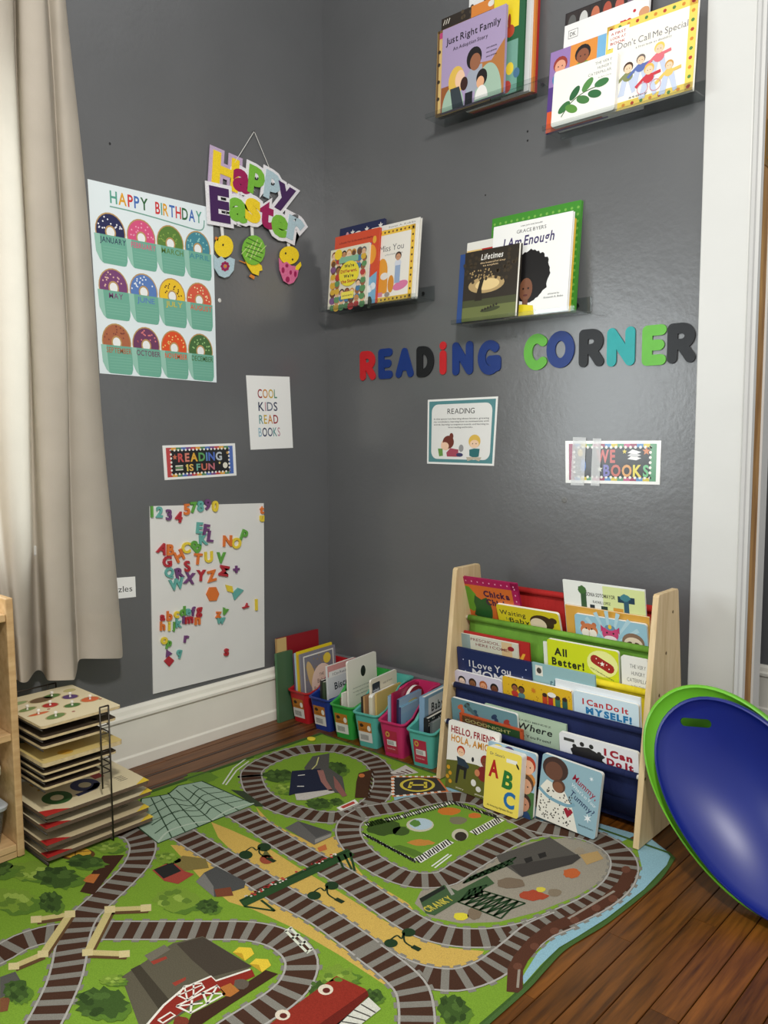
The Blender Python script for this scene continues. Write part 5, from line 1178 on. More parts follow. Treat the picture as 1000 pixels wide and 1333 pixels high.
bbook('blue', .006, .030, .150, .172, .009, 'pale beginner reader with blue lower half in the blue bin', (214, 216, 214), art_pup, kind='soft', tilt=.05)
def art_tag(a, W, H):
    a.ell(W*.52, H*.80, W*.085, H*.075, (36, 34, 34)); z = a.z
    for k in range(3): a.z = z; tx(a, ('this little book is full of new words', 'for reading together every day at home', 'and at bedtime too')[k], .5, .60-.05*k, .022, (90, 90, 86), (.7, .7, .5)[k], off=0)
bbook('green', .008, .020, .165, .205, .006, 'tall white card with a black oval standing in the green bin', (228, 224, 210), art_tag, kind='board', tilt=.04)
bbook('green', -.010, .004, .03, .120, .008, 'small white stub of a book at the front of the green bin', (220, 216, 204), kind='soft')
bbook('green', -.020, .010, .05, .105, .008, 'small brown book behind the white stub in the green bin', (110, 90, 70), kind='soft')
def art_tab(a, W, H): rrect(a, W*.05, H*.72, W*.34, H*.93, W*.03, (36, 46, 60)); tx(a, 'animals', .195, .79, .05, (200, 206, 214), .22); tx(a, 'puppy & friends', .64, .86, .035, (110, 106, 96), .36, off=0); tx(a, 'a touch book', .6, .70, .03, (120, 116, 106), .3, off=0)
bbook('teal', -.004, .030, .155, .170, .006, 'cream tabbed board book at the back of the teal bin', (222, 214, 192), art_tab, kind='board', tilt=.03)
def art_cream(a, W, H): tx(a, 'Cow', .38, .55, .12, (110, 106, 96), .3, off=0); a.ell(W*.5, H*.4, W*.05, H*.05, (60, 60, 58)); tx(a, 'baby book', .6, .86, .03, (120, 116, 100), .4, off=0)
bbook('teal', -.022, .006, .08, .128, .007, 'dark spined small book at the left of the teal bin', (70, 60, 54), spine=(50, 44, 40), tilt=.03)
bbook('teal', -.0135, .006, .09, .130, .006, 'striped thin book in the teal bin', (170, 130, 90), spine=(190, 150, 100), tilt=.03)
bbook('teal', .009, .010, .150, .135, .014, 'thick cream board book facing out of the teal bin', (218, 210, 184), art_cream, kind='board', tilt=.02, spine=(214, 206, 182))
bbook('teal', .024, .020, .145, .140, .007, 'amber edged book beside the cream one in the teal bin', (206, 176, 104), tilt=.02)
bbook('magenta', -.024, .012, .12, .150, .010, 'pale blue spined book at the left of the magenta bin', (150, 178, 200), spine=(140, 168, 192))
bbook('magenta', -.0125, .014, .150, .158, .008, 'magenta book inside the magenta bin', (164, 30, 72), tilt=.0)
def art_ah(a, W, H): tx(a, 'A H', .5, .42, .25, (40, 50, 60), .6, off=.03); a.rect(0, H*.86, W, H, (140, 180, 200))
# round-cornered book and the blue ones
def round_book(key, off, y0, r, t, label, col):
    bx, by, yaw, bz = BINS[key]; u = Vector((-math.sin(yaw), math.cos(yaw), 0)); n = Vector((math.cos(yaw), math.sin(yaw), 0))
    o = thing('round_top_book', label, 'book', matrix=frame(u, n, Vector((0, 0, 1)), Vector((bx, by, bz+.0045))+n*off+u*(y0+r)), group='books in the plastic bins')
    P = [(-r, 0), (r, 0)]+[(r*math.cos(q), .200-r+r*math.sin(q)) for q in [PI*i/14 for i in range(15)]]
    MB().prism(P, lambda a_, b_, d: (a_, d, b_), -t/2, t/2).build('pages', PAGES_W, o)
    MB().prism([(p[0]*.98, p[1]) for p in P], lambda a_, b_, d: (a_, d, b_), -t/2-.001, -t/2-.0001).build('cover', cover_mat(col), o)
    return o
round_book('magenta', .000, .068, .058, .010, 'white edged red book with a rounded top in the magenta bin', (150, 36, 50))
bbook('magenta', .0118, .010, .130, .146, .009, 'blue book with dark spine in the magenta bin', (120, 156, 186), lambda a, W, H: (a.rect(0, H*.84, W, H, (150, 180, 200)), a.ell(W*.6, H*.88, W*.2, H*.03, (190, 176, 110))), spine=(40, 36, 70), spine_art=lambda s, t, h: s.text('RHYMES', t*.72, h*.3, t*.5, (214, 190, 200), 'l', rot=PI/2, off=.02))
bbook('magenta', .0218, .006, .100, .128, .009, 'small light blue letter book at the right of the magenta bin', (130, 176, 200), art_ah, spine=(60, 60, 100))
def art_baby(a, W, H): a.rect(W*.14, H*.52, W, H*.96, (206, 208, 210)); tx(a, 'Baby', .52, .74, .13, (40, 40, 44), .52, off=.03); tx(a, 'words', .54, .62, .035, (90, 90, 90), .24, off=0); tx(a, 'first book', .54, .56, .03, (90, 90, 90), .5, off=0); a.rect(0, 0, W*.14, H, (128, 160, 186))
bbook('teal2', -.014, .020, .150, .168, .020, 'thick light blue baby book in the teal bin by the sling shelf', (132, 164, 190), art_baby, spine=(126, 158, 186))
def art_p(a, W, H): a.rect(W*.16, H*.2, W*.86, H*.8, (216, 214, 208)); tx(a, 'P', .5, .30, .4, (30, 30, 30), .3, off=.05); rd = random.Random(5); a.dots([(W*rd.random(), H*(.82+.16*rd.random()), W*.02) for _ in range(20)], 0, (220, 218, 212))
bbook('teal2', .009, .008, .110, .120, .018, 'small black board book with white page letter in the teal bin by the sling shelf', (34, 34, 36), art_p, spine=(30, 30, 32))
bbook('teal2', .024, .014, .120, .110, .008, 'grey edged thin book at the right of the last teal bin', (150, 156, 156), spine=(90, 96, 96))

# ================================================================== low shelf unit at the left edge
UNITW = wood_mat('maple_shelf_wood', (178, 140, 92), (212, 178, 130), 0.42, (8, 1.2, 8), 5.0, bmp=0.03)
UB = Vector((0.17, -1.80, 0.0044))
un = thing('shelf_unit', 'low maple shelf unit at the left edge of the picture', 'shelf unit', UB)
def ubox(a, b): return MB().box(tuple(a[i]-UB[i] for i in range(3)), tuple(b[i]-UB[i] for i in range(3)))
Z0 = 0.0044
for y in (-1.372, -2.28): ubox((0.045, y, Z0), (0.318, y+0.018, 0.655)).build('side_panel', UNITW, un, bevel=0.003)
ubox((0.035, -2.262, Z0), (0.045, -1.372, 0.60)).build('back_panel', UNITW, un)
for z0, z1 in ((0.598, 0.616), (0.302, 0.320), (0.0205, 0.0385)): ubox((0.046, -2.2615, z0), (0.315, -1.3725, z1)).build('shelf', UNITW, un, bevel=0.002)
ubox((0.295, -2.2615, Z0), (0.313, -1.3725, 0.0195)).build('kick_board', UNITW, un)

# clear tub with wooden shapes, lid, and the teal pot on it
CLR = clear_mat('clear_tub_plastic', (226, 228, 226), 0.2, 0.15, body=0.06)
def rbox(mb, w, l, r, levels):
    """levels: (z, scale)"""
    P = rpoly(-w/2, -l/2, w/2, l/2, r)
    return mb.loft([[Vector((p[0]*s, p[1]*s, z)) for p in P] for z, s in levels])
ct_ = thing('clear_tub', 'clear plastic tub with grey lid on the lowest shelf', 'tub', (0.205, -1.486, 0.0388))
rbox(MB(), .19, .20, .02, [(0.0, .90), (0.088, 1.0), (0.088, .985), (0.003, .885)]).build('tub_body', CLR, ct_)
rbox(MB(), .20, .212, .022, [(0.0885, 1.0), (0.098, 1.02), (0.102, .98)]).build('tub_lid', plastic('grey_lid_plastic', (170, 174, 176)), ct_, bevel=0.001)
for nm, sides, r, dx, dy, dz, c, lab in (('wooden_hexagon', 6, .034, .052, .022, .0, (222, 160, 50), 'yellow wooden hexagon block inside the clear tub'), ('wooden_wedge', 3, .036, .030, -.04, .0, (196, 84, 56), 'red wooden triangle block inside the clear tub'), ('wooden_slab', 4, .034, -.02, .03, .0, (214, 130, 60), 'orange wooden square block inside the clear tub')):
    P = [(r*math.cos(2*PI*i/sides+PI/6), r*math.sin(2*PI*i/sides+PI/6)) for i in range(sides)]; lo = min(p[1] for p in P)
    o = MB().prism([(p[0], p[1]-lo) for p in P], lambda a_, b_, h: (h, a_, b_), -.006, .006).build(nm, mat(nm+'_paint', c, .45), bevel=0.001)
    o.location = (0.205+dx, -1.486+dy, 0.0430); tag(o, lab, 'block', 'blocks in the clear tub')
pt = thing('teal_pot', 'small teal pot with white lid standing on the clear tub', 'pot', (0.236, -1.450, 0.1414))
def lathe(mb, prof, n=28): return mb.loft([[Vector((r*math.cos(2*PI*k/n), r*math.sin(2*PI*k/n), z)) for k in range(n)] for r, z in prof])
lathe(MB(), [(.050, 0), (.056, .004), (.064, .064)]).build('pot_body', plastic('teal_pot_plastic', (110, 160, 160)), pt, smooth=False)
lathe(MB(), [(.068, .0642), (.074, .068), (.074, .082), (.064, .092), (.030, .097)]).build('pot_lid', plastic('white_lid_plastic', (224, 222, 214)), pt, smooth=False)
for q in (-.5, -.1, .5, .9):
    e = Vector((.059*math.cos(q), .059*math.sin(q), .030)); MB().tube([e, e*1.05+Vector((0, 0, -.0013))], .0075, 12).build('eye', plastic('white_lid_plastic', (224, 222, 214)), pt)
bk = thing('black_basket', 'black basket on the middle shelf of the maple unit', 'basket', (0.185, -1.560, 0.3203))
rbox(MB(), .20, .26, .02, [(0.0, .9), (0.17, 1.0), (0.17, .97), (0.004, .87)]).build('basket_body', plastic('black_basket_plastic', (30, 30, 32)), bk)
rbox(MB(), .215, .275, .02, [(0.1702, 1.0), (0.178, 1.0), (0.178, .93), (0.1702, .93), (0.1702, 1.0)]).build('rim', plastic('black_basket_plastic', (30, 30, 32)), bk)

# ================================================================== wire rack of puzzle boards
WIRE = mat('dark_wire', (62, 56, 48), 0.4, 0.6)
RX0, RX1, RYA, RYB = 0.128, 0.4135, -1.192, -1.168
rw = thing('wire_rack', 'dark wire rack holding puzzle boards', 'rack', (0.27, -1.26, 0.0044)); rl = rw.location
zs = [0.3445, 0.3165, 0.2945, 0.2485, 0.2295, 0.2125, 0.1925, 0.1180, 0.0860, 0.0440, 0.0125]
def rod(name, pts, r=.0022): return MB().tube([Vector(p)-rl for p in pts], r, 8).build(name, WIRE, rw, smooth=True)
for x in (RX0, RX1):
    rod('upright', [(x, RYB, Z0), (x, RYB, .362)]); rod('upright', [(x, RYA, .150 if x == RX1 else Z0), (x, RYA, .362)]); (rod('upright', [(x, -1.340, Z0), (x, -1.340, .362)]) if x == RX0 else None)
    rod('top_wire', [(x, RYB, .362), (x, -1.340, .362)] if x == RX0 else [(x, RYB, .362), (x, RYA, .362)])
    for z in zs: 
        if z > .19: rod('rung', [(x, RYA, z-.003), (x, RYB, z-.003)], .0016)
for z in zs:
    for y in (RYB+.0002, -1.340): rod('board_support', [(RX0, y, z-.0024), (RX1, y, z-.0024)], .0018)
rod('foot_wire', [(RX0, RYB, .0068), (RX1, RYB, .0068)], .0022); rod('foot_wire', [(RX0, -1.340, .0068), (RX1, -1.340, .0068)], .0022)
EDGE_L = mat('pale_plywood_edge', (206, 184, 140), 0.55, var=0.12, vscale=90); EDGE_D = mat('brown_hardboard_edge', (96, 78, 62), 0.6, var=0.1, vscale=60)
KNOB = mat('white_peg', (226, 220, 206), 0.35)
def board(z, yr, x1, dx, th, face, edge, label, art=None, yl=-1.3395, knobs=(), round_=0.010):
    w = yr-yl
    o = thing('puzzle_board', label, 'puzzle', ((x1-dx/2), (yl+yr)/2, z), group='puzzle boards in the wire rack'); l = o.location
    P = rpoly(yl, x1-dx, yr, x1, round_)
    MB().prism([(p[1], p[0]) for p in reversed(P)], lambda a_, b_, h: (a_-l.x, b_-l.y, h), 0.0, th).build('board', edge, o)
    a = Art(lambda p, q, zz=0.0: (x1-q-l.x, yl+p-l.y, th+.0003+zz)); a.W, a.H = w, dx
    a.poly([(p[0]-yl, x1-p[1]) for p in P], face)
    if art: art(a, w, dx)
    a.build('board_print', INK_BOARD, o)
    for u_, v_ in knobs:
        MB().loft([[Vector((x1-v_*dx-l.x+r*math.cos(2*PI*k/10), yl+u_*w-l.y+r*math.sin(2*PI*k/10), th+.0006+h)) for k in range(10)] for r, h in ((.003, 0), (.002, .005), (.0045, .007), (.0045, .011), (.002, .0125))]).build('peg', KNOB, o)
    return o
def art_veg(a, W, H):
    z = a.z
    for (u_, v_, rx, ry, c, q) in ((.42, .52, .075, .045, (176, 44, 40), 0), (.74, .62, .075, .05, (84, 56, 110), .4), (.86, .40, .09, .05, (206, 100, 56), .1), (.60, .36, .08, .04, (70, 112, 50), 0), (.60, .78, .085, .04, (92, 124, 66), .1), (.16, .56, .09, .03, (120, 140, 80), .2), (.18, .36, .10, .02, (206, 100, 56), 0), (.28, .18, .10, .04, (104, 130, 70), .3), (.16, .80, .11, .03, (150, 166, 110), .1), (.86, .82, .06, .03, (190, 180, 120), .2), (.44, .74, .12, .05, (110, 86, 60), .1)):
        a.z = z; a.ell(W*u_, H*v_, rx*W*1.4, ry*H*1.75, (186, 166, 120), q, 16); a.z = z+1; a.ell(W*u_, H*v_, rx*W*1.22, ry*H*1.5, c, q, 16)
    a.z = z+2; a.dots([(W*.5, H*.18), (W*.95, H*.33), (W*.34, H*.42)], W*.022, (150, 60, 50))
LV = (220, 206, 168)
BX1 = .4085
board(zs[0], -1.129, BX1, .27, .006, LV, EDGE_L, 'cream vegetable puzzle with white pegs on top of the wire rack', art_veg, knobs=((.42, .52), (.74, .62), (.86, .40), (.60, .36), (.60, .78), (.16, .56), (.18, .36), (.28, .18)))
def art_bits(cs, seed):
    def f(a, W, H):
        rd = random.Random(seed); z = a.z
        for i in range(9):
            a.z = z; a.ell(W*(.1+.8*rd.random()), H*(.1+.8*rd.random()), W*.09, H*.06, cs[i % len(cs)], rd.random()*3, 12)
    return f
board(zs[1], -1.143, BX1, .27, .006, (70, 58, 46), EDGE_L, 'puzzle board with a painted-shade dark face, second from the top of the rack', art_bits([(90, 80, 60), (120, 60, 50)], 1))  # gap shade painted into the face colour, here and on dark boards below
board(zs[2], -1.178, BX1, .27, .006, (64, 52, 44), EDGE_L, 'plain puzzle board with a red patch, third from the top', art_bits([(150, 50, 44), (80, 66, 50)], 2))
board(zs[3], -1.128, BX1, .27, .010, (214, 190, 120), EDGE_L, 'thick pale wooden puzzle with green pieces, fourth from the top', art_bits([(110, 140, 60), (60, 80, 40), (206, 160, 60)], 3))
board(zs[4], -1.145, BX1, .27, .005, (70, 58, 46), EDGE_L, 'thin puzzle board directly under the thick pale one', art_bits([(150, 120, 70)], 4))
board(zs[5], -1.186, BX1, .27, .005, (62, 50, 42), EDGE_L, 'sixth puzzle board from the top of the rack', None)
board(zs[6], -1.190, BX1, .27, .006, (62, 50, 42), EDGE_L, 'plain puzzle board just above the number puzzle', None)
def art_num(nums, tri=(176, 44, 40), tip=(226, 194, 50)):
    def f(a, W, H):
        a.poly([(0, 0), (W*.22, 0), (W*.12, H*.10), (0, H*.16)], tri); a.poly([(W*.86, 0), (W, 0), (W, H*.12)], tip); z = a.z
        for ch, u_, v_, s_, c in nums:
            a.z = z
            if ch in '09': a.ring(W*u_, H*(v_+s_*.35), W*.055, W*.125, c, (H*s_*.52)/(W*.125))
            if ch == '9': a.z = z; a.line(spline([(W*(u_+.10), H*(v_+s_*.2)), (W*(u_+.02), H*(v_-s_*.1)), (W*(u_-.16), H*(v_-s_*.2))], 4), H*.07, c)
            if ch not in '09': a.text(ch, W*u_, H*v_, H*s_, c, off=.05, sx=1.25)
        a.segs([((W*.80, H*(.22+.04*i)), (W*.88, H*(.22+.04*i))) for i in range(4)], H*.012, (80, 76, 66))
    return f
board(zs[7], -1.056, BX1, .24, .009, LV, EDGE_D, 'number puzzle with a green zero and navy nine', art_num((('0', .24, .22, .34, (54, 96, 48)), ('9', .54, .30, .34, (50, 52, 96)), ('1', .74, .50, .34, (170, 50, 44)), ('2', .30, .66, .25, (190, 150, 40)))))
board(zs[8], -1.048, BX1, .24, .009, LV, EDGE_D, 'number puzzle with yellow and green pieces under the green zero one', art_num((('1', .42, .2, .30, (214, 176, 50)), ('2', .2, .2, .30, (60, 92, 50)), ('3', .66, .24, .3, (60, 92, 50)))))
board(zs[9], -1.057, BX1, .24, .009, (206, 188, 148), EDGE_D, 'red tipped puzzle board second from the bottom of the rack', art_num((('4', .42, .3, .30, (150, 60, 50)), ('5', .66, .3, .30, (90, 84, 60)))))
board(zs[10], -1.046, BX1, .24, .009, (206, 188, 148), EDGE_D, 'lowest puzzle board in the rack with a red corner', art_num((('8', .62, .2, .30, (60, 60, 66)), ('7', .4, .2, .30, (206, 200, 180)))))

# ================================================================== railway play rug
RZ = 0.0020
def P(px, py): q = FL(px, py, RZ); return (q.x, q.y)
def PP(pts): return [P(*p) for p in pts]
left_a, left_b = Vector(P(401, 960.5)), Vector(P(197, 1029.5))
dl = (left_b-left_a)/abs(left_b.y-left_a.y)
far_l = Vector((left_a.x, -0.286))
low_l = left_b+dl*(left_b.y+2.10)
right = spline(PP([(877, 1117), (860, 1142), (840, 1161), (792, 1199), (758, 1220), (732, 1237), (708, 1262), (684, 1288), (632, 1334)]), 4)
outline = [tuple(far_l), (0.772, -0.286), (0.785, -0.270), (1.50, -0.270)]+right+[(right[-1][0]-0.005, -2.10), tuple(low_l), tuple(left_b)]
RB = Vector((0.86, -1.2, 0.0))
rug = thing('play_rug', 'green railway play rug with printed tracks, station and farm', 'rug', RB)
MB().prism([(x-RB.x, y-RB.y) for x, y in outline], lambda a_, b_, h: (a_, b_, h), 0.0004, RZ-0.0003).build('backing', mat('rug_felt_edge', (66, 88, 44), 0.95, bmp=.3, bscale=400), rug)
A = Art(lambda x, y, z=0.0: (x-RB.x, y-RB.y, RZ-0.0002+z)); A.EPS = 1.6e-5
G0, G1, G2, G3 = (118, 152, 48), (96, 130, 46), (58, 84, 36), (150, 178, 70)
SAND, GREY, TIE, BAL, RAIL = (200, 166, 84), (150, 142, 126), (70, 46, 34), (128, 124, 114), (168, 164, 156)
def pl(pts, col): A.poly(PP(pts), col)
def el(cx, cy, rx, ry, col, rot=0.0, n=16):
    c, s = math.cos(rot), math.sin(rot)
    A.poly(PP([(cx+rx*math.cos(t)*c-ry*math.sin(t)*s, cy+rx*math.cos(t)*s+ry*math.sin(t)*c) for t in [2*PI*i/n for i in range(n)]]), col)
def bl(cx, cy, rx, ry, col, seed=0, n=20, amp=.25):
    rd = random.Random(seed); A.poly(PP([(cx+rx*(1-amp*rd.random())*math.cos(2*PI*i/n), cy+ry*(1-amp*rd.random())*math.sin(2*PI*i/n)) for i in range(n)]), col)
def lnp(pts, w, col): A.line(PP(pts), w, col)
def sg(segs, w, col): A.segs([(P(*a_), P(*b_)) for a_, b_ in segs], w, col)
def tree(cx, cy, rx, ry, light=False, seed=0):
    z = A.z; c = ((118, 146, 52), (146, 170, 74), (96, 124, 46)) if light else ((62, 86, 38), (76, 102, 46), (50, 70, 32))
    bl(cx+rx*.3, cy+ry*.35, rx, ry*.9, (88, 120, 44), seed+9, 26, .3); bl(cx, cy, rx*1.1, ry*1.1, c[0], seed, 30, .38); rd = random.Random(seed)
    for i in range(9): bl(cx+rx*(rd.random()-.5)*1.3, cy+ry*(rd.random()-.5)*1.3, rx*.26, ry*.26, c[1 if i % 2 else 2], seed+i, 12, .4)
    A.z = z
# ground
A.poly(outline, (62, 90, 40)); 
inner = [(x+(0.012 if x < .6 else -0.010), max(-2.09, min(-0.274, y))) for x, y in outline]
A.poly(inner, G0)
A.z = 4
def lake(pts): pl(pts, (140, 178, 190))
lake([(835, 1082), (874, 1112), (868, 1126), (838, 1158), (790, 1195), (752, 1219), (728, 1233), (704, 1256), (682, 1281), (680, 1272), (700, 1240), (730, 1212), (780, 1190), (820, 1158), (836, 1130), (830, 1105)])
A.z = 4; lake([(512, 1034), (560, 1028), (600, 1022), (640, 1030), (690, 1048), (760, 1066), (830, 1086), (800, 1100), (720, 1074), (640, 1046), (590, 1035), (540, 1046), (515, 1048)])
A.z = 5; bl(535, 1042, 20, 5, (90, 84, 66), 2); A.z = 5
# dark hedges along the left edge
for i, (x, y, rx, ry) in enumerate(((452, 975, 22, 5), (262, 1012, 24, 8), (350, 985, 20, 6), (430, 974, 12, 4))): A.z = 5; bl(x, y, rx, ry, G1, i)
# sand and gravel
A.z = 6
pl([(275, 1070), (300, 1080), (340, 1098), (390, 1130), (440, 1160), (500, 1198), (545, 1222), (580, 1233), (630, 1238), (622, 1252), (590, 1264), (555, 1264), (520, 1252), (480, 1224), (430, 1190), (380, 1158), (330, 1126), (300, 1106), (284, 1090)], SAND); A.z = 6
pl([(333, 1050), (352, 1070), (380, 1085), (410, 1098), (436, 1088), (446, 1106), (458, 1122), (475, 1142), (532, 1176), (538, 1184), (520, 1184), (470, 1152), (430, 1124), (390, 1100), (345, 1075)], SAND); A.z = 6
pl([(222, 1100), (246, 1100), (300, 1140), (345, 1166), (400, 1202), (450, 1237), (500, 1267), (514, 1284), (504, 1284), (440, 1242), (380, 1207), (330, 1184), (298, 1174), (260, 1142)], SAND); A.z = 6
pl([(540, 1176), (548, 1160), (580, 1148), (640, 1118), (690, 1096), (740, 1090), (778, 1100), (797, 1120), (786, 1146), (750, 1167), (700, 1187), (650, 1200), (600, 1202), (560, 1194)], GREY)
A.z = 7; rd = random.Random(21); A.dots([P(300+300*t+rd.random()*20, 1085+165*t+rd.random()*14)+(0.0012,) for t in [rd.random()**1 for _ in range(110)]], 0, (170, 140, 84), 5)
# tracks
TZ = [9]
def track(pts, closed=False, w=0.082, gap=0.0185):
    zb = TZ[0]; TZ[0] += 3
    c = spline(PP(pts), 8, closed)
    if closed: c = c+[c[0]]
    # even steps
    d = [0.0]
    for i in range(1, len(c)): d.append(d[-1]+math.hypot(c[i][0]-c[i-1][0], c[i][1]-c[i-1][1]))
    n = max(2, int(d[-1]/(gap*2))); ev = []; j = 0
    for i in range(n*2+1):
        t = d[-1]*i/(n*2)
        while j < len(d)-2 and d[j+1] < t: j += 1
        f = (t-d[j])/max(1e-9, d[j+1]-d[j]); ev.append((c[j][0]+(c[j+1][0]-c[j][0])*f, c[j][1]+(c[j+1][1]-c[j][1])*f))
    A.z = zb; A.line(ev, w*.86, TIE)
    nor = []
    for i in range(len(ev)):
        p, q = ev[max(0, i-1)], ev[min(len(ev)-1, i+1)]; L = math.hypot(q[0]-p[0], q[1]-p[1]) or 1; nor.append((-(q[1]-p[1])/L, (q[0]-p[0])/L))
    V = []
    for i in range(0, len(ev), 2):
        V.append(((ev[i][0]+nor[i][0]*w*.5, ev[i][1]+nor[i][1]*w*.5), (ev[i][0]-nor[i][0]*w*.5, ev[i][1]-nor[i][1]*w*.5)))
    A.z = zb+1; A.segs(V, gap*.86, BAL)
    for s in (-1, 1):
        A.z = zb+2; A.line([(e[0]+s*q[0]*w*.39, e[1]+s*q[1]*w*.39) for e, q in zip(ev, nor)], 0.0046, RAIL)
T1 = [(327, 1010), (336, 1032), (362, 1049), (400, 1060), (437, 1064), (470, 1055), (492, 1037), (500, 1015), (487, 992), (455, 977.5), (424, 973.5), (387, 977), (355, 987), (333, 999)]
track(T1, True)
track([(488, 1052), (470, 1060), (455, 1072), (455, 1090), (473, 1113), (503, 1133), (533, 1144), (556, 1146), (581, 1143), (604, 1128), (630, 1112), (660, 1094), (690, 1083), (730, 1080), (770, 1088), (800, 1104), (813, 1124), (805, 1150), (776, 1174), (732, 1195), (692, 1211), (652, 1219), (624, 1221), (590, 1219), (557, 1211), (526, 1195), (492, 1172), (456, 1147), (430, 1131), (396, 1113), (362, 1092), (335, 1074), (310, 1058)])
track([(470, 1058), (492, 1054), (519, 1050), (551, 1042), (581, 1037.5), (619, 1040), (646, 1051), (673, 1064), (700, 1076), (745, 1083)])
track([(735, 1197), (700, 1212), (676, 1232), (656, 1248), (632, 1264), (596, 1275), (557, 1272), (523, 1262), (492, 1245), (456, 1219), (417, 1192), (370, 1167), (336, 1145), (305, 1126), (271, 1106), (240, 1087), (228, 1080)])
track([(480, 1238), (512, 1262), (534, 1284), (541, 1304), (543, 1334), (540, 1380), (520, 1440), (470, 1510), (380, 1570), (250, 1600)])
track([(-60, 1268), (0, 1242), (26, 1227), (62, 1216), (100, 1212), (140, 1211), (195, 1211), (216, 1211), (272, 1211), (325, 1212), (362, 1221), (386, 1238), (393, 1257), (384, 1281), (362, 1302), (328, 1324), (300, 1342), (250, 1378), (190, 1410), (120, 1425), (50, 1420), (10, 1408)])
track([(156, 1081), (176, 1085), (186, 1102), (178, 1125), (157, 1148), (131, 1172), (112, 1190), (101, 1208), (94, 1229), (90, 1252), (83, 1278), (70, 1307), (57, 1332), (35, 1370), (10, 1410)])
# stone bridge walls over the left crossing
STN, STD = (196, 180, 122), (96, 70, 44)
for pts in ([(47, 1197), (91, 1190)], [(91, 1190), (56, 1242)], [(56, 1242), (18, 1258)], [(143, 1184), (192, 1182)], [(143, 1184), (114, 1240)], [(114, 1240), (164, 1242)]):
    A.z = 35; lnp([(p[0]+2, p[1]+4) for p in pts], .016, STD); A.z = 36; lnp(pts, .017, STN)
for x, y in ((47, 1197), (91, 1190), (56, 1242), (18, 1258), (143, 1184), (190, 1182), (114, 1240), (162, 1242)): A.z = 37; pl([(x-7, y-4), (x+7, y-5), (x+7, y+4), (x-7, y+5)], (208, 192, 140))
# --- left edge trees and yard
Z_ = 38
for i, (x, y, rx, ry, lt) in enumerate(((14, 1172, 34, 17, 1), (66, 1174, 16, 15, 0), (36, 1134, 34, 13, 1), (74, 1141, 30, 15, 0), (132, 1306, 36, 22, 0), (146, 1276, 18, 8, 1), (216, 1117, 16, 8, 1), (229, 1171, 30, 17, 1), (271, 1180, 16, 10, 0), (110, 1122, 26, 10, 0), (140, 1103, 20, 8, 1), (440, 1270, 26, 14, 1), (418, 1290, 16, 14, 0), (590, 1314, 22, 22, 0), (486, 1297, 14, 10, 0), (20, 1290, 20, 16, 0), (363, 1010, 22, 9, 0), (366, 1027, 14, 7, 1), (415, 1046, 17, 8, 0), (438, 1044, 10, 5, 0), (438, 1000, 14, 10, 0), (-10, 1130, 30, 14, 0))):
    A.z = Z_+(i % 6)*7; tree(x, y, rx, ry, bool(lt), i*7)
A.z = Z_; pl([(104, 1161), (122, 1165), (162, 1113), (134, 1114)], (66, 42, 30)); A.z = Z_+1; pl([(104, 1147), (118, 1138), (130, 1138), (122, 1150)], (184, 110, 56))
A.z = Z_; el(100, 1112, 24, 8, (96, 66, 36)); A.z = Z_+1; el(98, 1110, 21, 7, (206, 160, 54)); A.z = Z_+2; sg([((80, 1111), (118, 1108)), ((98, 1103), (98, 1117))], .003, (120, 84, 40))
A.z = Z_; pl([(0, 1272), (20, 1265), (30, 1282), (8, 1296), (0, 1300)], (86, 84, 78)); A.z = Z_; pl([(0, 1300), (14, 1296), (10, 1316), (0, 1318)], (120, 76, 50))
# --- greenhouse
A.z = Z_; pl([(184, 1040), (219, 1034), (232, 1023), (263, 1017), (331, 1047), (274, 1070), (206, 1098), (178, 1076)], (150, 172, 150))
A.z = Z_+1
lines = []
lines += [((186+ (263-186)*t, 1042+(1018-1042)*t), (206+(331-206)*t, 1097+(1047-1097)*t)) for t in (.0, .14, .28, .42, .56, .70, .84, 1)]
sg([((178, 1075), (274, 1042))], .003, (60, 86, 60))
for t in (.2, .4, .6, .8): A.z = Z_+1; lnp(spline([(184+(206-184)*t, 1042+54*t), (215+22*t, 1030+44*t), (236+36*t, 1036+32*t), (252+32*t, 1020+38*t), (266+64*t, 1020+27*t)], 4), .004, (48, 72, 50))
A.z = Z_+1; sg(lines[1:-1], .0035, (48, 72, 50)); A.z = Z_+1; lnp([(184, 1040), (219, 1034), (232, 1023), (263, 1017), (331, 1047), (274, 1070), (206, 1098), (178, 1076), (184, 1040)], .005, (44, 66, 44))
A.z = Z_+2; lnp(spline([(206, 1096), (220, 1082), (250, 1072), (274, 1069)], 5), .006, (176, 190, 170)); A.z = Z_+2; lnp(spline([(276, 1068), (295, 1056), (318, 1048), (331, 1046)], 5), .006, (176, 190, 170))
A.z = Z_; pl([(300, 1028), (318, 1030), (345, 1050), (333, 1050)], (56, 66, 48)); A.z = Z_; sg([((304, 1000), (290, 1021)), ((320, 988), (304, 1000)), ((324, 991), (308, 1003)), ((308, 1003), (294, 1022))], .005, (210, 212, 196))
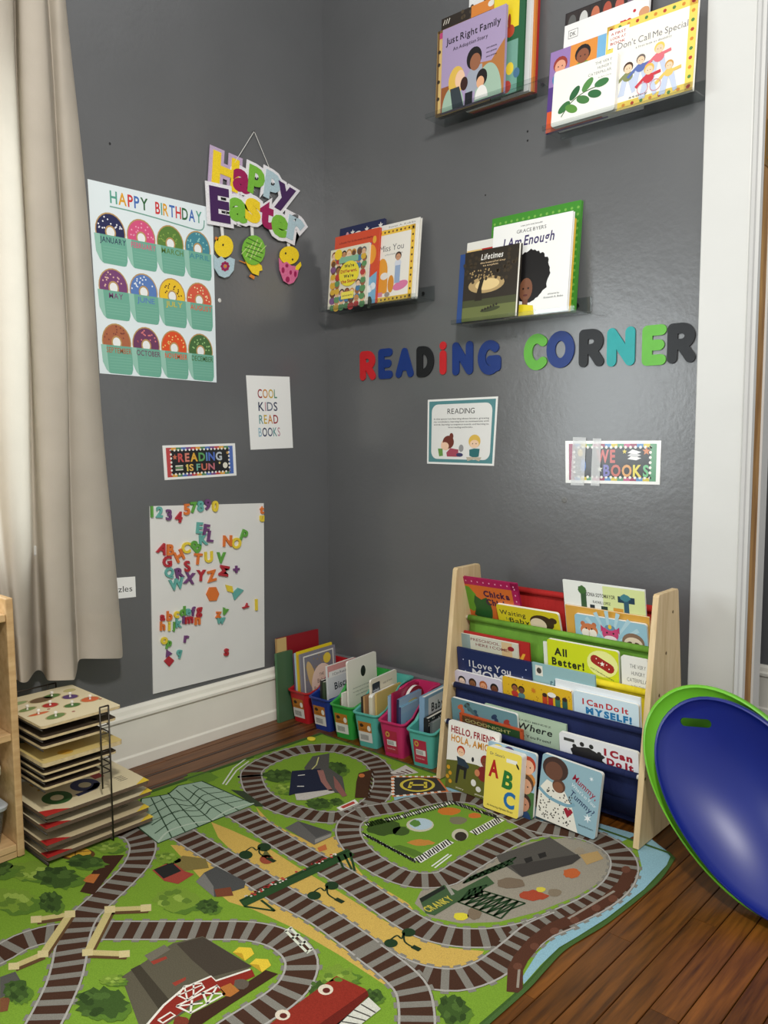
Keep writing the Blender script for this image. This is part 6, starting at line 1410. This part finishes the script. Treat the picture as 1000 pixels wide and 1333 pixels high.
# --- station house inside the upper loop
Z_ += 44
A.z = Z_; pl([(407, 985), (429, 981), (428, 1000), (446, 1012), (450, 1034), (420, 1030), (396, 1000)], (82, 80, 76)); A.z = Z_+1; lnp([(415, 986), (412, 996), (404, 1004)], .004, (190, 186, 120))
A.z = Z_+2; pl([(380, 1004), (417, 1001), (425, 1021), (432, 1032), (384, 1034), (376, 1036)], (36, 40, 58)); A.z = Z_+3; pl([(384, 1034), (432, 1028), (436, 1032), (398, 1042), (386, 1042)], (190, 184, 174)); A.z = Z_+3; pl([(413, 1003), (421, 1003), (425, 1016), (434, 1030), (428, 1030), (418, 1018)], (150, 104, 96)); A.z = Z_+3; pl([(434, 1010), (442, 1020), (452, 1036), (446, 1038), (436, 1026)], (140, 92, 84)); A.z = Z_+3; sg([((388, 1010), (397, 1009)), ((387, 1024), (396, 1024))], .005, (220, 218, 210))
A.z = Z_; pl([(467, 1007), (485, 1002), (479, 1039), (462, 1039), (464, 1018)], (70, 46, 30)); A.z = Z_+1; sg([((484-k*.9, 1004+k*5), (487-k*.9, 1008+k*5)) for k in range(7)], .006, (56, 36, 24)); A.z = Z_+1; el(471, 1010, 4, 2.5, (190, 110, 60))
A.z = Z_; pl([(438, 1052), (462, 1041), (467, 1046), (444, 1056)], (226, 222, 212)); A.z = Z_+1; pl([(443, 1051), (460, 1043.5), (463, 1046), (447, 1053)], (176, 66, 56))
Z_ -= 44
# --- grey shed by the loop
A.z = Z_; pl([(371, 1078), (388, 1069), (432, 1083), (430, 1090), (409, 1100)], (96, 94, 90)); A.z = Z_+1; pl([(388, 1069), (432, 1083), (412, 1091)], (78, 76, 74)); A.z = Z_+1; pl([(410, 1093), (432, 1085), (431, 1089), (410, 1098)], (140, 136, 128)); A.z = Z_; pl([(413, 1104), (424, 1099), (426, 1106), (416, 1109)], (184, 104, 60))
# --- red roofed hut and grey hut
A.z = Z_; pl([(198, 1133), (224, 1121), (240, 1134), (253, 1138), (232, 1151), (214, 1147)], (156, 68, 56)); A.z = Z_+1; pl([(200, 1132), (224, 1123), (236, 1134), (213, 1144)], (40, 40, 38)); A.z = Z_; pl([(238, 1114), (268, 1118), (272, 1130), (240, 1134), (226, 1122)], (124, 110, 62))
A.z = Z_; pl([(255, 1148), (266, 1136), (282, 1128), (320, 1148), (318, 1156), (279, 1168)], (76, 76, 74)); A.z = Z_+1; pl([(255, 1148), (266, 1137), (278, 1154), (279, 1168)], (120, 118, 112)); A.z = Z_+1; pl([(279, 1158), (300, 1155), (304, 1166), (282, 1168)], (118, 66, 46))
# --- footbridge
A.z = 44; pl([(311, 1172), (452, 1105), (462, 1113), (318, 1181)], (44, 74, 40)); A.z = 45; sg([((313, 1173), (455, 1107))], .004, (30, 52, 28)); A.z = 44
sg([((318, 1180), (358, 1186)), ((340, 1172), (358, 1186)), ((448, 1112), (458, 1132)), ((456, 1110), (462, 1134)), ((440, 1115), (448, 1132))], .006, (40, 66, 38)); rd = random.Random(4)
A.z = 46; A.dots([P(318+120*t+rd.random()*4, 1166-58*t+rd.random()*4)+(.004,) for t in [rd.random() for _ in range(26)]], 0, (176, 60, 56), 6); A.z = 46; A.dots([P(318+120*t+rd.random()*4, 1167-58*t+rd.random()*4)+(.003,) for t in [rd.random() for _ in range(22)]], 0, (222, 214, 200), 6)
# --- platform lamps
for x0, y0, x1, y1 in ((320, 1113, 344, 1103), (409, 1166, 432, 1153), (509, 1228, 532, 1214)):
    A.z = 42; el(x0, y0, 9, 5.5, (36, 58, 34)); A.z = 42; el(x1, y1, 9, 5.5, (36, 58, 34)); A.z = 42; lnp(spline([(x0, y0-5), (x0+8, y0-10), (x0+14, y0-6), (x1-6, y1), (x0+18, y0-2), (x0+30, y0+6)], 4), .004, (40, 56, 36)); A.z = 43; lnp([(x0+28, y0+4), (x0+38, y0+9)], .012, (34, 50, 32))
A.z = 42; el(347, 1119, 9, 6, (150, 74, 52)); A.z = 42; pl([(340, 1116), (346, 1106), (354, 1116)], (96, 96, 54))
# --- white fence
A.z = 40; sg([((372, 1212), (400, 1240)), ((378, 1208), (406, 1236)), ((371, 1213), (380, 1207)), ((380, 1222), (390, 1216)), ((390, 1231), (399, 1225)), ((399, 1241), (407, 1235))], .006, (214, 216, 196))
# --- barn
A.z = Z_; pl([(158, 1272), (225, 1228), (264, 1219), (328, 1258), (300, 1276), (240, 1318), (200, 1345), (182, 1338)], (92, 86, 70)); A.z = Z_+1; pl([(230, 1229), (264, 1220), (328, 1258), (276, 1272), (250, 1250)], (70, 62, 52)); A.z = Z_+1; pl([(170, 1262), (182, 1256), (224, 1306), (208, 1316)], (66, 60, 48)); A.z = Z_+2; pl([(188, 1244), (214, 1230), (222, 1236), (196, 1252)], (112, 106, 92)); A.z = Z_+2; pl([(196, 1252), (216, 1245), (218, 1248), (200, 1256)], (150, 62, 48)); A.z = Z_+2; pl([(224, 1280), (242, 1272), (242, 1276), (228, 1284)], (150, 62, 48))
A.z = Z_+2; pl([(190, 1336), (213, 1309), (240, 1286), (275, 1271), (282, 1277), (328, 1262), (332, 1271), (254, 1304), (206, 1340)], (138, 44, 34)); A.z = Z_+3; lnp([(190, 1336), (213, 1309), (240, 1286), (275, 1271), (281, 1277), (326, 1262)], .005, (226, 220, 206))
A.z = Z_+4; lnp([(230, 1310), (283, 1283), (293, 1294), (248, 1319), (230, 1310)], .005, (228, 222, 208)); A.z = Z_+4; sg([((230, 1310), (264, 1306)), ((250, 1302), (248, 1319)), ((262, 1293), (293, 1294)), ((283, 1283), (270, 1307)), ((264, 1292), (270, 1307))], .004, (228, 222, 208)); A.z = Z_+4; lnp([(232, 1296), (240, 1284), (262, 1280), (266, 1286), (244, 1302), (232, 1296)], .004, (228, 222, 208)); A.z = Z_+4; sg([((240, 1284), (244, 1302)), ((252, 1281), (252, 1297)), ((232, 1296), (264, 1282))], .003, (228, 222, 208)); A.z = Z_+4; lnp([(206, 1328), (222, 1318), (228, 1322), (212, 1332), (206, 1328)], .004, (228, 222, 208))
A.z = Z_+1; pl([(250, 1320), (296, 1296), (346, 1263), (362, 1268), (300, 1308), (262, 1334), (240, 1340)], (64, 42, 30)); A.z = Z_+4; pl([(286, 1286), (300, 1280), (312, 1290), (300, 1298), (290, 1296)], (176, 110, 52)); A.z = Z_+4; bl(314, 1281, 11, 8, (96, 86, 74), 3); A.z = Z_+4; bl(236, 1330, 12, 8, (120, 56, 40), 5)
for x, y in ((317, 1242), (339, 1257)): A.z = Z_+2; pl([(x-14, y-2), (x-6, y-9), (x+10, y-8), (x+14, y), (x+2, y+9)], (222, 190, 60)); A.z = Z_+3; pl([(x-14, y-2), (x-2, y-1), (x+2, y+9)], (186, 150, 44))
# --- red carriage
Z_ += 44; A.z = Z_; pl([(340, 1342), (400, 1298), (438, 1271), (476, 1288), (480, 1296), (430, 1345)], (140, 46, 34)); A.z = Z_+1; pl([(400, 1345), (478, 1290), (480, 1297), (430, 1345)], (104, 34, 26)); A.z = Z_+1; pl([(425, 1345), (480, 1299), (496, 1314), (456, 1345)], (206, 204, 190)); A.z = Z_+2; sg([((425+i*9, 1345-i*7.4), (456+i*6.6, 1345-i*5.2)) for i in range(1, 6)], .003, (70, 66, 60)); 
for x, y in ((368, 1322), (424, 1289)): A.z = Z_+2; el(x, y, 10, 7, (216, 202, 180)); A.z = Z_+3; el(x+1, y+1, 5, 3.5, (96, 40, 34))
Z_ -= 44
# --- helicopter pad
A.z = Z_; pl([(511, 1011), (569, 1012), (583, 1030), (512, 1037)], (60, 56, 52)); A.z = Z_+1; lnp([(511, 1011), (569, 1012), (583, 1030), (512, 1037), (511, 1011)], .009, (206, 120, 70)); A.z = Z_+2; sg([((511, 1013+k*4), (512, 1015+k*4)) for k in range(6)]+[((516+k*8, 1011), (520+k*8, 1011)) for k in range(7)]+[((516+k*9, 1036.5-k*.9), (520+k*9, 1036-k*.9)) for k in range(7)], .010, (226, 220, 206))
A.z = Z_+2
A.line([P(543.5+21*math.cos(t), 1022+8*math.sin(t)) for t in [2*PI*i/24 for i in range(24)]], .009, (206, 186, 70), closed=True); A.z = Z_+2; sg([((536, 1018), (533, 1026)), ((554, 1018), (554, 1026)), ((534, 1022), (554, 1022))], .010, (206, 186, 70))
A.z = Z_; pl([(508, 1006), (528, 996), (545, 1006), (515, 1011)], (196, 190, 180)); A.z = Z_+1; sg([((510+k*6, 1008-k*2), (522+k*5, 1009-k*1)) for k in range(4)], .006, (90, 50, 44))
# --- zoo
A.z = Z_; pl([(474, 1086), (478, 1074), (520, 1064), (589, 1046), (640, 1062), (600, 1090), (543, 1118)], (112, 150, 50))
def zebra(p0, p1, w):
    A.z = Z_+1; lnp([p0, p1], w, (226, 224, 214)); L = math.hypot(p1[0]-p0[0], p1[1]-p0[1]); n = int(L/3.2); rd = random.Random(n)
    segs = []
    for i in range(n):
        t = (i+.5)/n; x, y = p0[0]+(p1[0]-p0[0])*t, p0[1]+(p1[1]-p0[1])*t; segs.append(((x-1.5-2*rd.random(), y-3.0), (x+1.5+2*rd.random(), y+3.0)))
    A.z = Z_+2; sg(segs, .0045, (46, 44, 40))
zebra((543, 1121), (586, 1095), .026); zebra((616, 1085), (652, 1066), .026); zebra((474, 1086), (540, 1121), .010); zebra((520, 1064), (588, 1045), .012); zebra((590, 1045), (648, 1064), .010); zebra((476, 1074), (520, 1064), .010)
A.z = Z_+2; bl(500, 1077, 26, 12, (62, 84, 36), 5); A.z = Z_+2; bl(522, 1082, 12, 7, (66, 88, 40), 8); A.z = Z_+2; el(547, 1074, 18, 9, (196, 190, 166)); A.z = Z_+3; el(548, 1073, 15, 7.5, (176, 196, 206)); A.z = Z_+4; bl(541, 1072, 8, 5, (90, 130, 60), 2)
A.z = Z_+2; bl(584, 1056, 17, 6, (196, 116, 46), 3); A.z = Z_+2; bl(596, 1068, 13, 6, (120, 116, 92), 3); A.z = Z_+2; bl(618, 1062, 10, 4, (196, 110, 50), 6); A.z = Z_+2; bl(548, 1097, 20, 4.5, (190, 130, 60), 4); A.z = Z_+2; pl([(520, 1100), (540, 1106), (552, 1112), (540, 1116), (510, 1102)], (86, 116, 44))
A.z = Z_+3; el(599, 1087, 11, 8, (190, 184, 160)); A.z = Z_+4; el(600, 1089, 8, 6, (56, 48, 40)); A.z = Z_+2; sg([((562, 1128), (584, 1112)), ((566, 1130), (588, 1113))], .004, (226, 226, 216))
# --- crane yard
A.z = Z_; pl([(646, 1114), (716, 1090), (756, 1116), (745, 1124), (680, 1142), (650, 1122)], (84, 80, 74)); A.z = Z_+1; pl([(664, 1127), (752, 1112), (756, 1117), (745, 1125), (680, 1142)], (66, 62, 58)); A.z = Z_+2; pl([(682, 1118), (692, 1115), (694, 1121), (685, 1124)], (44, 42, 40)); A.z = Z_+2; pl([(700, 1112), (710, 1109), (712, 1115), (703, 1118)], (44, 42, 40)); 
A.z = Z_; bl(755, 1108, 8, 5, (150, 138, 118), 2); A.z = Z_; pl([(755, 1113), (778, 1108), (786, 1118), (764, 1126)], (176, 146, 96)); A.z = Z_; bl(744, 1137, 13, 7, (186, 96, 52), 7); A.z = Z_; bl(694, 1166, 24, 8, (166, 72, 48), 3, 16, .4); A.z = Z_; bl(665, 1150, 22, 8, (120, 104, 86), 6); A.z = Z_; bl(722, 1162, 10, 6, (130, 116, 96), 3); A.z = Z_+1; bl(704, 1158, 7, 4, (206, 190, 70), 3); A.z = Z_; bl(600, 1193, 11, 6, (214, 200, 60), 3); A.z = Z_; bl(618, 1189, 11, 9, (124, 108, 88), 5)
A.z = Z_+1; pl([(546, 1170), (578, 1152), (596, 1160), (634, 1140), (644, 1150), (592, 1176), (566, 1192), (554, 1189)], (66, 90, 58)); A.z = Z_+2; pl([(546, 1170), (578, 1153), (580, 1157), (549, 1175)], (36, 40, 34)); A.z = Z_+2; pl([(580, 1153), (584, 1152), (592, 1164), (588, 1166)], (150, 148, 136))
A.z = Z_+3; q0, q1 = P(558, 1188), P(592, 1171); A.text('CRANKY', (q0[0]+q1[0])/2, (q0[1]+q1[1])/2, .022, (190, 176, 70), 'c', rot=math.atan2(q1[1]-q0[1], q1[0]-q0[0]), off=.03, fit=math.hypot(q1[0]-q0[0], q1[1]-q0[1]))
def truss(a0, a1, b0, b1, n):
    S = [(a0, a1), (b0, b1)]
    for i in range(n):
        t, u_ = i/n, (i+1)/n; pa = (a0[0]+(a1[0]-a0[0])*t, a0[1]+(a1[1]-a0[1])*t); pb = (b0[0]+(b1[0]-b0[0])*u_, b0[1]+(b1[1]-b0[1])*u_); pc = (a0[0]+(a1[0]-a0[0])*u_, a0[1]+(a1[1]-a0[1])*u_); pd = (b0[0]+(b1[0]-b0[0])*t, b0[1]+(b1[1]-b0[1])*t)
        S += [(pa, pb), (pd, pc), (pa, pd)]
    A.z = Z_+3; sg(S, .0045, (40, 64, 38))
truss((603, 1150), (668, 1124), (612, 1142), (672, 1116), 7); truss((630, 1160), (684, 1176), (596, 1174), (652, 1196), 6); truss((612, 1158), (634, 1152), (600, 1172), (628, 1166), 3)
# --- pier posts by the water
A.z = 35; lnp([(822, 1132), (812, 1152), (788, 1174), (752, 1194), (722, 1206), (696, 1226), (678, 1248), (671, 1262), (670, 1292)], .030, (84, 52, 38)); A.z = 36; lnp([(800, 1160), (740, 1196)], .006, (150, 140, 126)); A.z = 36; lnp([(676, 1262), (674, 1286)], .005, (150, 140, 126))
for x, y in ((815, 1132), (798, 1170), (776, 1182), (748, 1198), (722, 1212), (696, 1232), (674, 1258)): A.z = 37; el(x, y, 6, 4.5, (104, 66, 50))
A.z = 40
# hem
A.line([(x, y) for x, y in [tuple(far_l)]+outline[1:]], .009, (70, 98, 50), closed=True)
A.build('rug_print', INK_RUG, rug)
rug['label'] = 'green railway play rug with printed tracks, station and farm'
# yellow magnet dropped on the rug
q = FL(406.5, 963, RZ); o = MB().loft([[Vector((r*math.cos(2*PI*k/16), r*.8*math.sin(2*PI*k/16), h)) for k in range(16)] for r, h in ((.015, 0), (.016, .002), (.016, .005), (.012, .006))]).build('foam_disc', magmat('yellow')); o.location = (q.x, q.y-.004, RZ+.0016); tag(o, 'small yellow foam disc lying at the far edge of the rug', 'magnet')

# ================================================================== two nested plastic rocker dishes
def dish(label, rgb, centre, lean, push, size=1.0, L=0.584, B=0.178, deep=0.075, turn=(0.756, -0.655), slot=(-.135, .171)):
    """centre, slot: across and up the leaning plane; L x 2B is the oval"""
    n = Vector((0, -math.cos(lean), math.sin(lean))); v = Vector((0, math.sin(lean), math.cos(lean))); u = Vector((1, 0, 0))
    ax = (u*turn[0]+v*turn[1]).normalized(); side_ = n.cross(ax).normalized()
    ctr = Vector((centre[0], -0.42, 0))+v*centre[1]+n*push
    M = Matrix.Identity(4)
    for i in range(3): M[i][0] = side_[i]; M[i][1] = -ax[i]; M[i][2] = n[i]; M[i][3] = ctr[i]
    A_ = L/2*size; B_ = B*size; out = []
    for i in range(64):
        t = 2*PI*i/64; c, s = math.cos(t), math.sin(t)
        out.append((B_*math.copysign(abs(c)**0.94, c), A_*math.copysign(abs(s)**0.94, s)))
    def ring(f, z, g=None): g = f if g is None else g; return [Vector((x*f, y*g, z)) for x, y in out]
    rings = [ring(1.0, -.030), ring(1.006, -.020), ring(1.0, -.004), ring(.988, 0.0), ring(.968, .001), ring(.950, -.007), ring(.90, -.016, .88), ring(.80, -.030, .76), ring(.62, -.050, .58), ring(.40, -.066, .37), ring(.18, -deep, .16), ring(.04, -deep-.002, .03)]
    m = MB().loft(rings, True, False); k = len(m.v); nn = len(out); m.f.append(tuple(range(k-nn, k)))
    o = m.build('rocker_dish', plastic('dish_plastic_%d_%d_%d' % rgb, rgb, 0.36), smooth=True)
    sd = o.modifiers.new('wall', 'SOLIDIFY'); sd.thickness = 0.004; sd.offset = -1
    du = u*0.985+v*0.17; dv = v*0.985-u*0.17; sc_ = u*slot[0]+v*slot[1]
    def slot_fn(a_, b_, h): w_ = sc_+du*a_+dv*b_; return (w_.dot(side_), -w_.dot(ax), h)
    cut = bpy.data.objects.new('slot', MB().prism(rpoly(-.034, -.0095, .034, .0095, .0094, 5), slot_fn, -.12, .06).mesh('slot')); COL.objects.link(cut)
    bo = o.modifiers.new('slot', 'BOOLEAN'); bo.object = cut; bo.operation = 'DIFFERENCE'; bo.solver = 'EXACT'
    o.matrix_world = M; cut.matrix_world = M
    bpy.context.view_layer.update()
    me = bpy.data.meshes.new_from_object(o.evaluated_get(bpy.context.evaluated_depsgraph_get()))
    o.modifiers.clear(); o.data = me; bpy.data.objects.remove(cut)
    for p in o.data.polygons: p.use_smooth = True
    try: o.data.set_sharp_from_angle(angle=math.radians(40))
    except Exception: pass
    lo = min((M @ w_.co).z for w_ in o.data.vertices); M[2][3] -= min(lo, 0.0)-0.0005; o.matrix_world = M
    return tag(o, label, 'rocker dish', 'nested rocker dishes')
dish('lime green oval plastic rocker dish leaning behind the blue one', (108, 184, 44), (1.688, 0.226), 0.36, 0.0, size=0.968)
dish('royal blue oval plastic rocker dish nested in the green one', (10, 30, 116), (1.720, 0.229), 0.36, 0.040, size=0.91, slot=(-.150, .150))
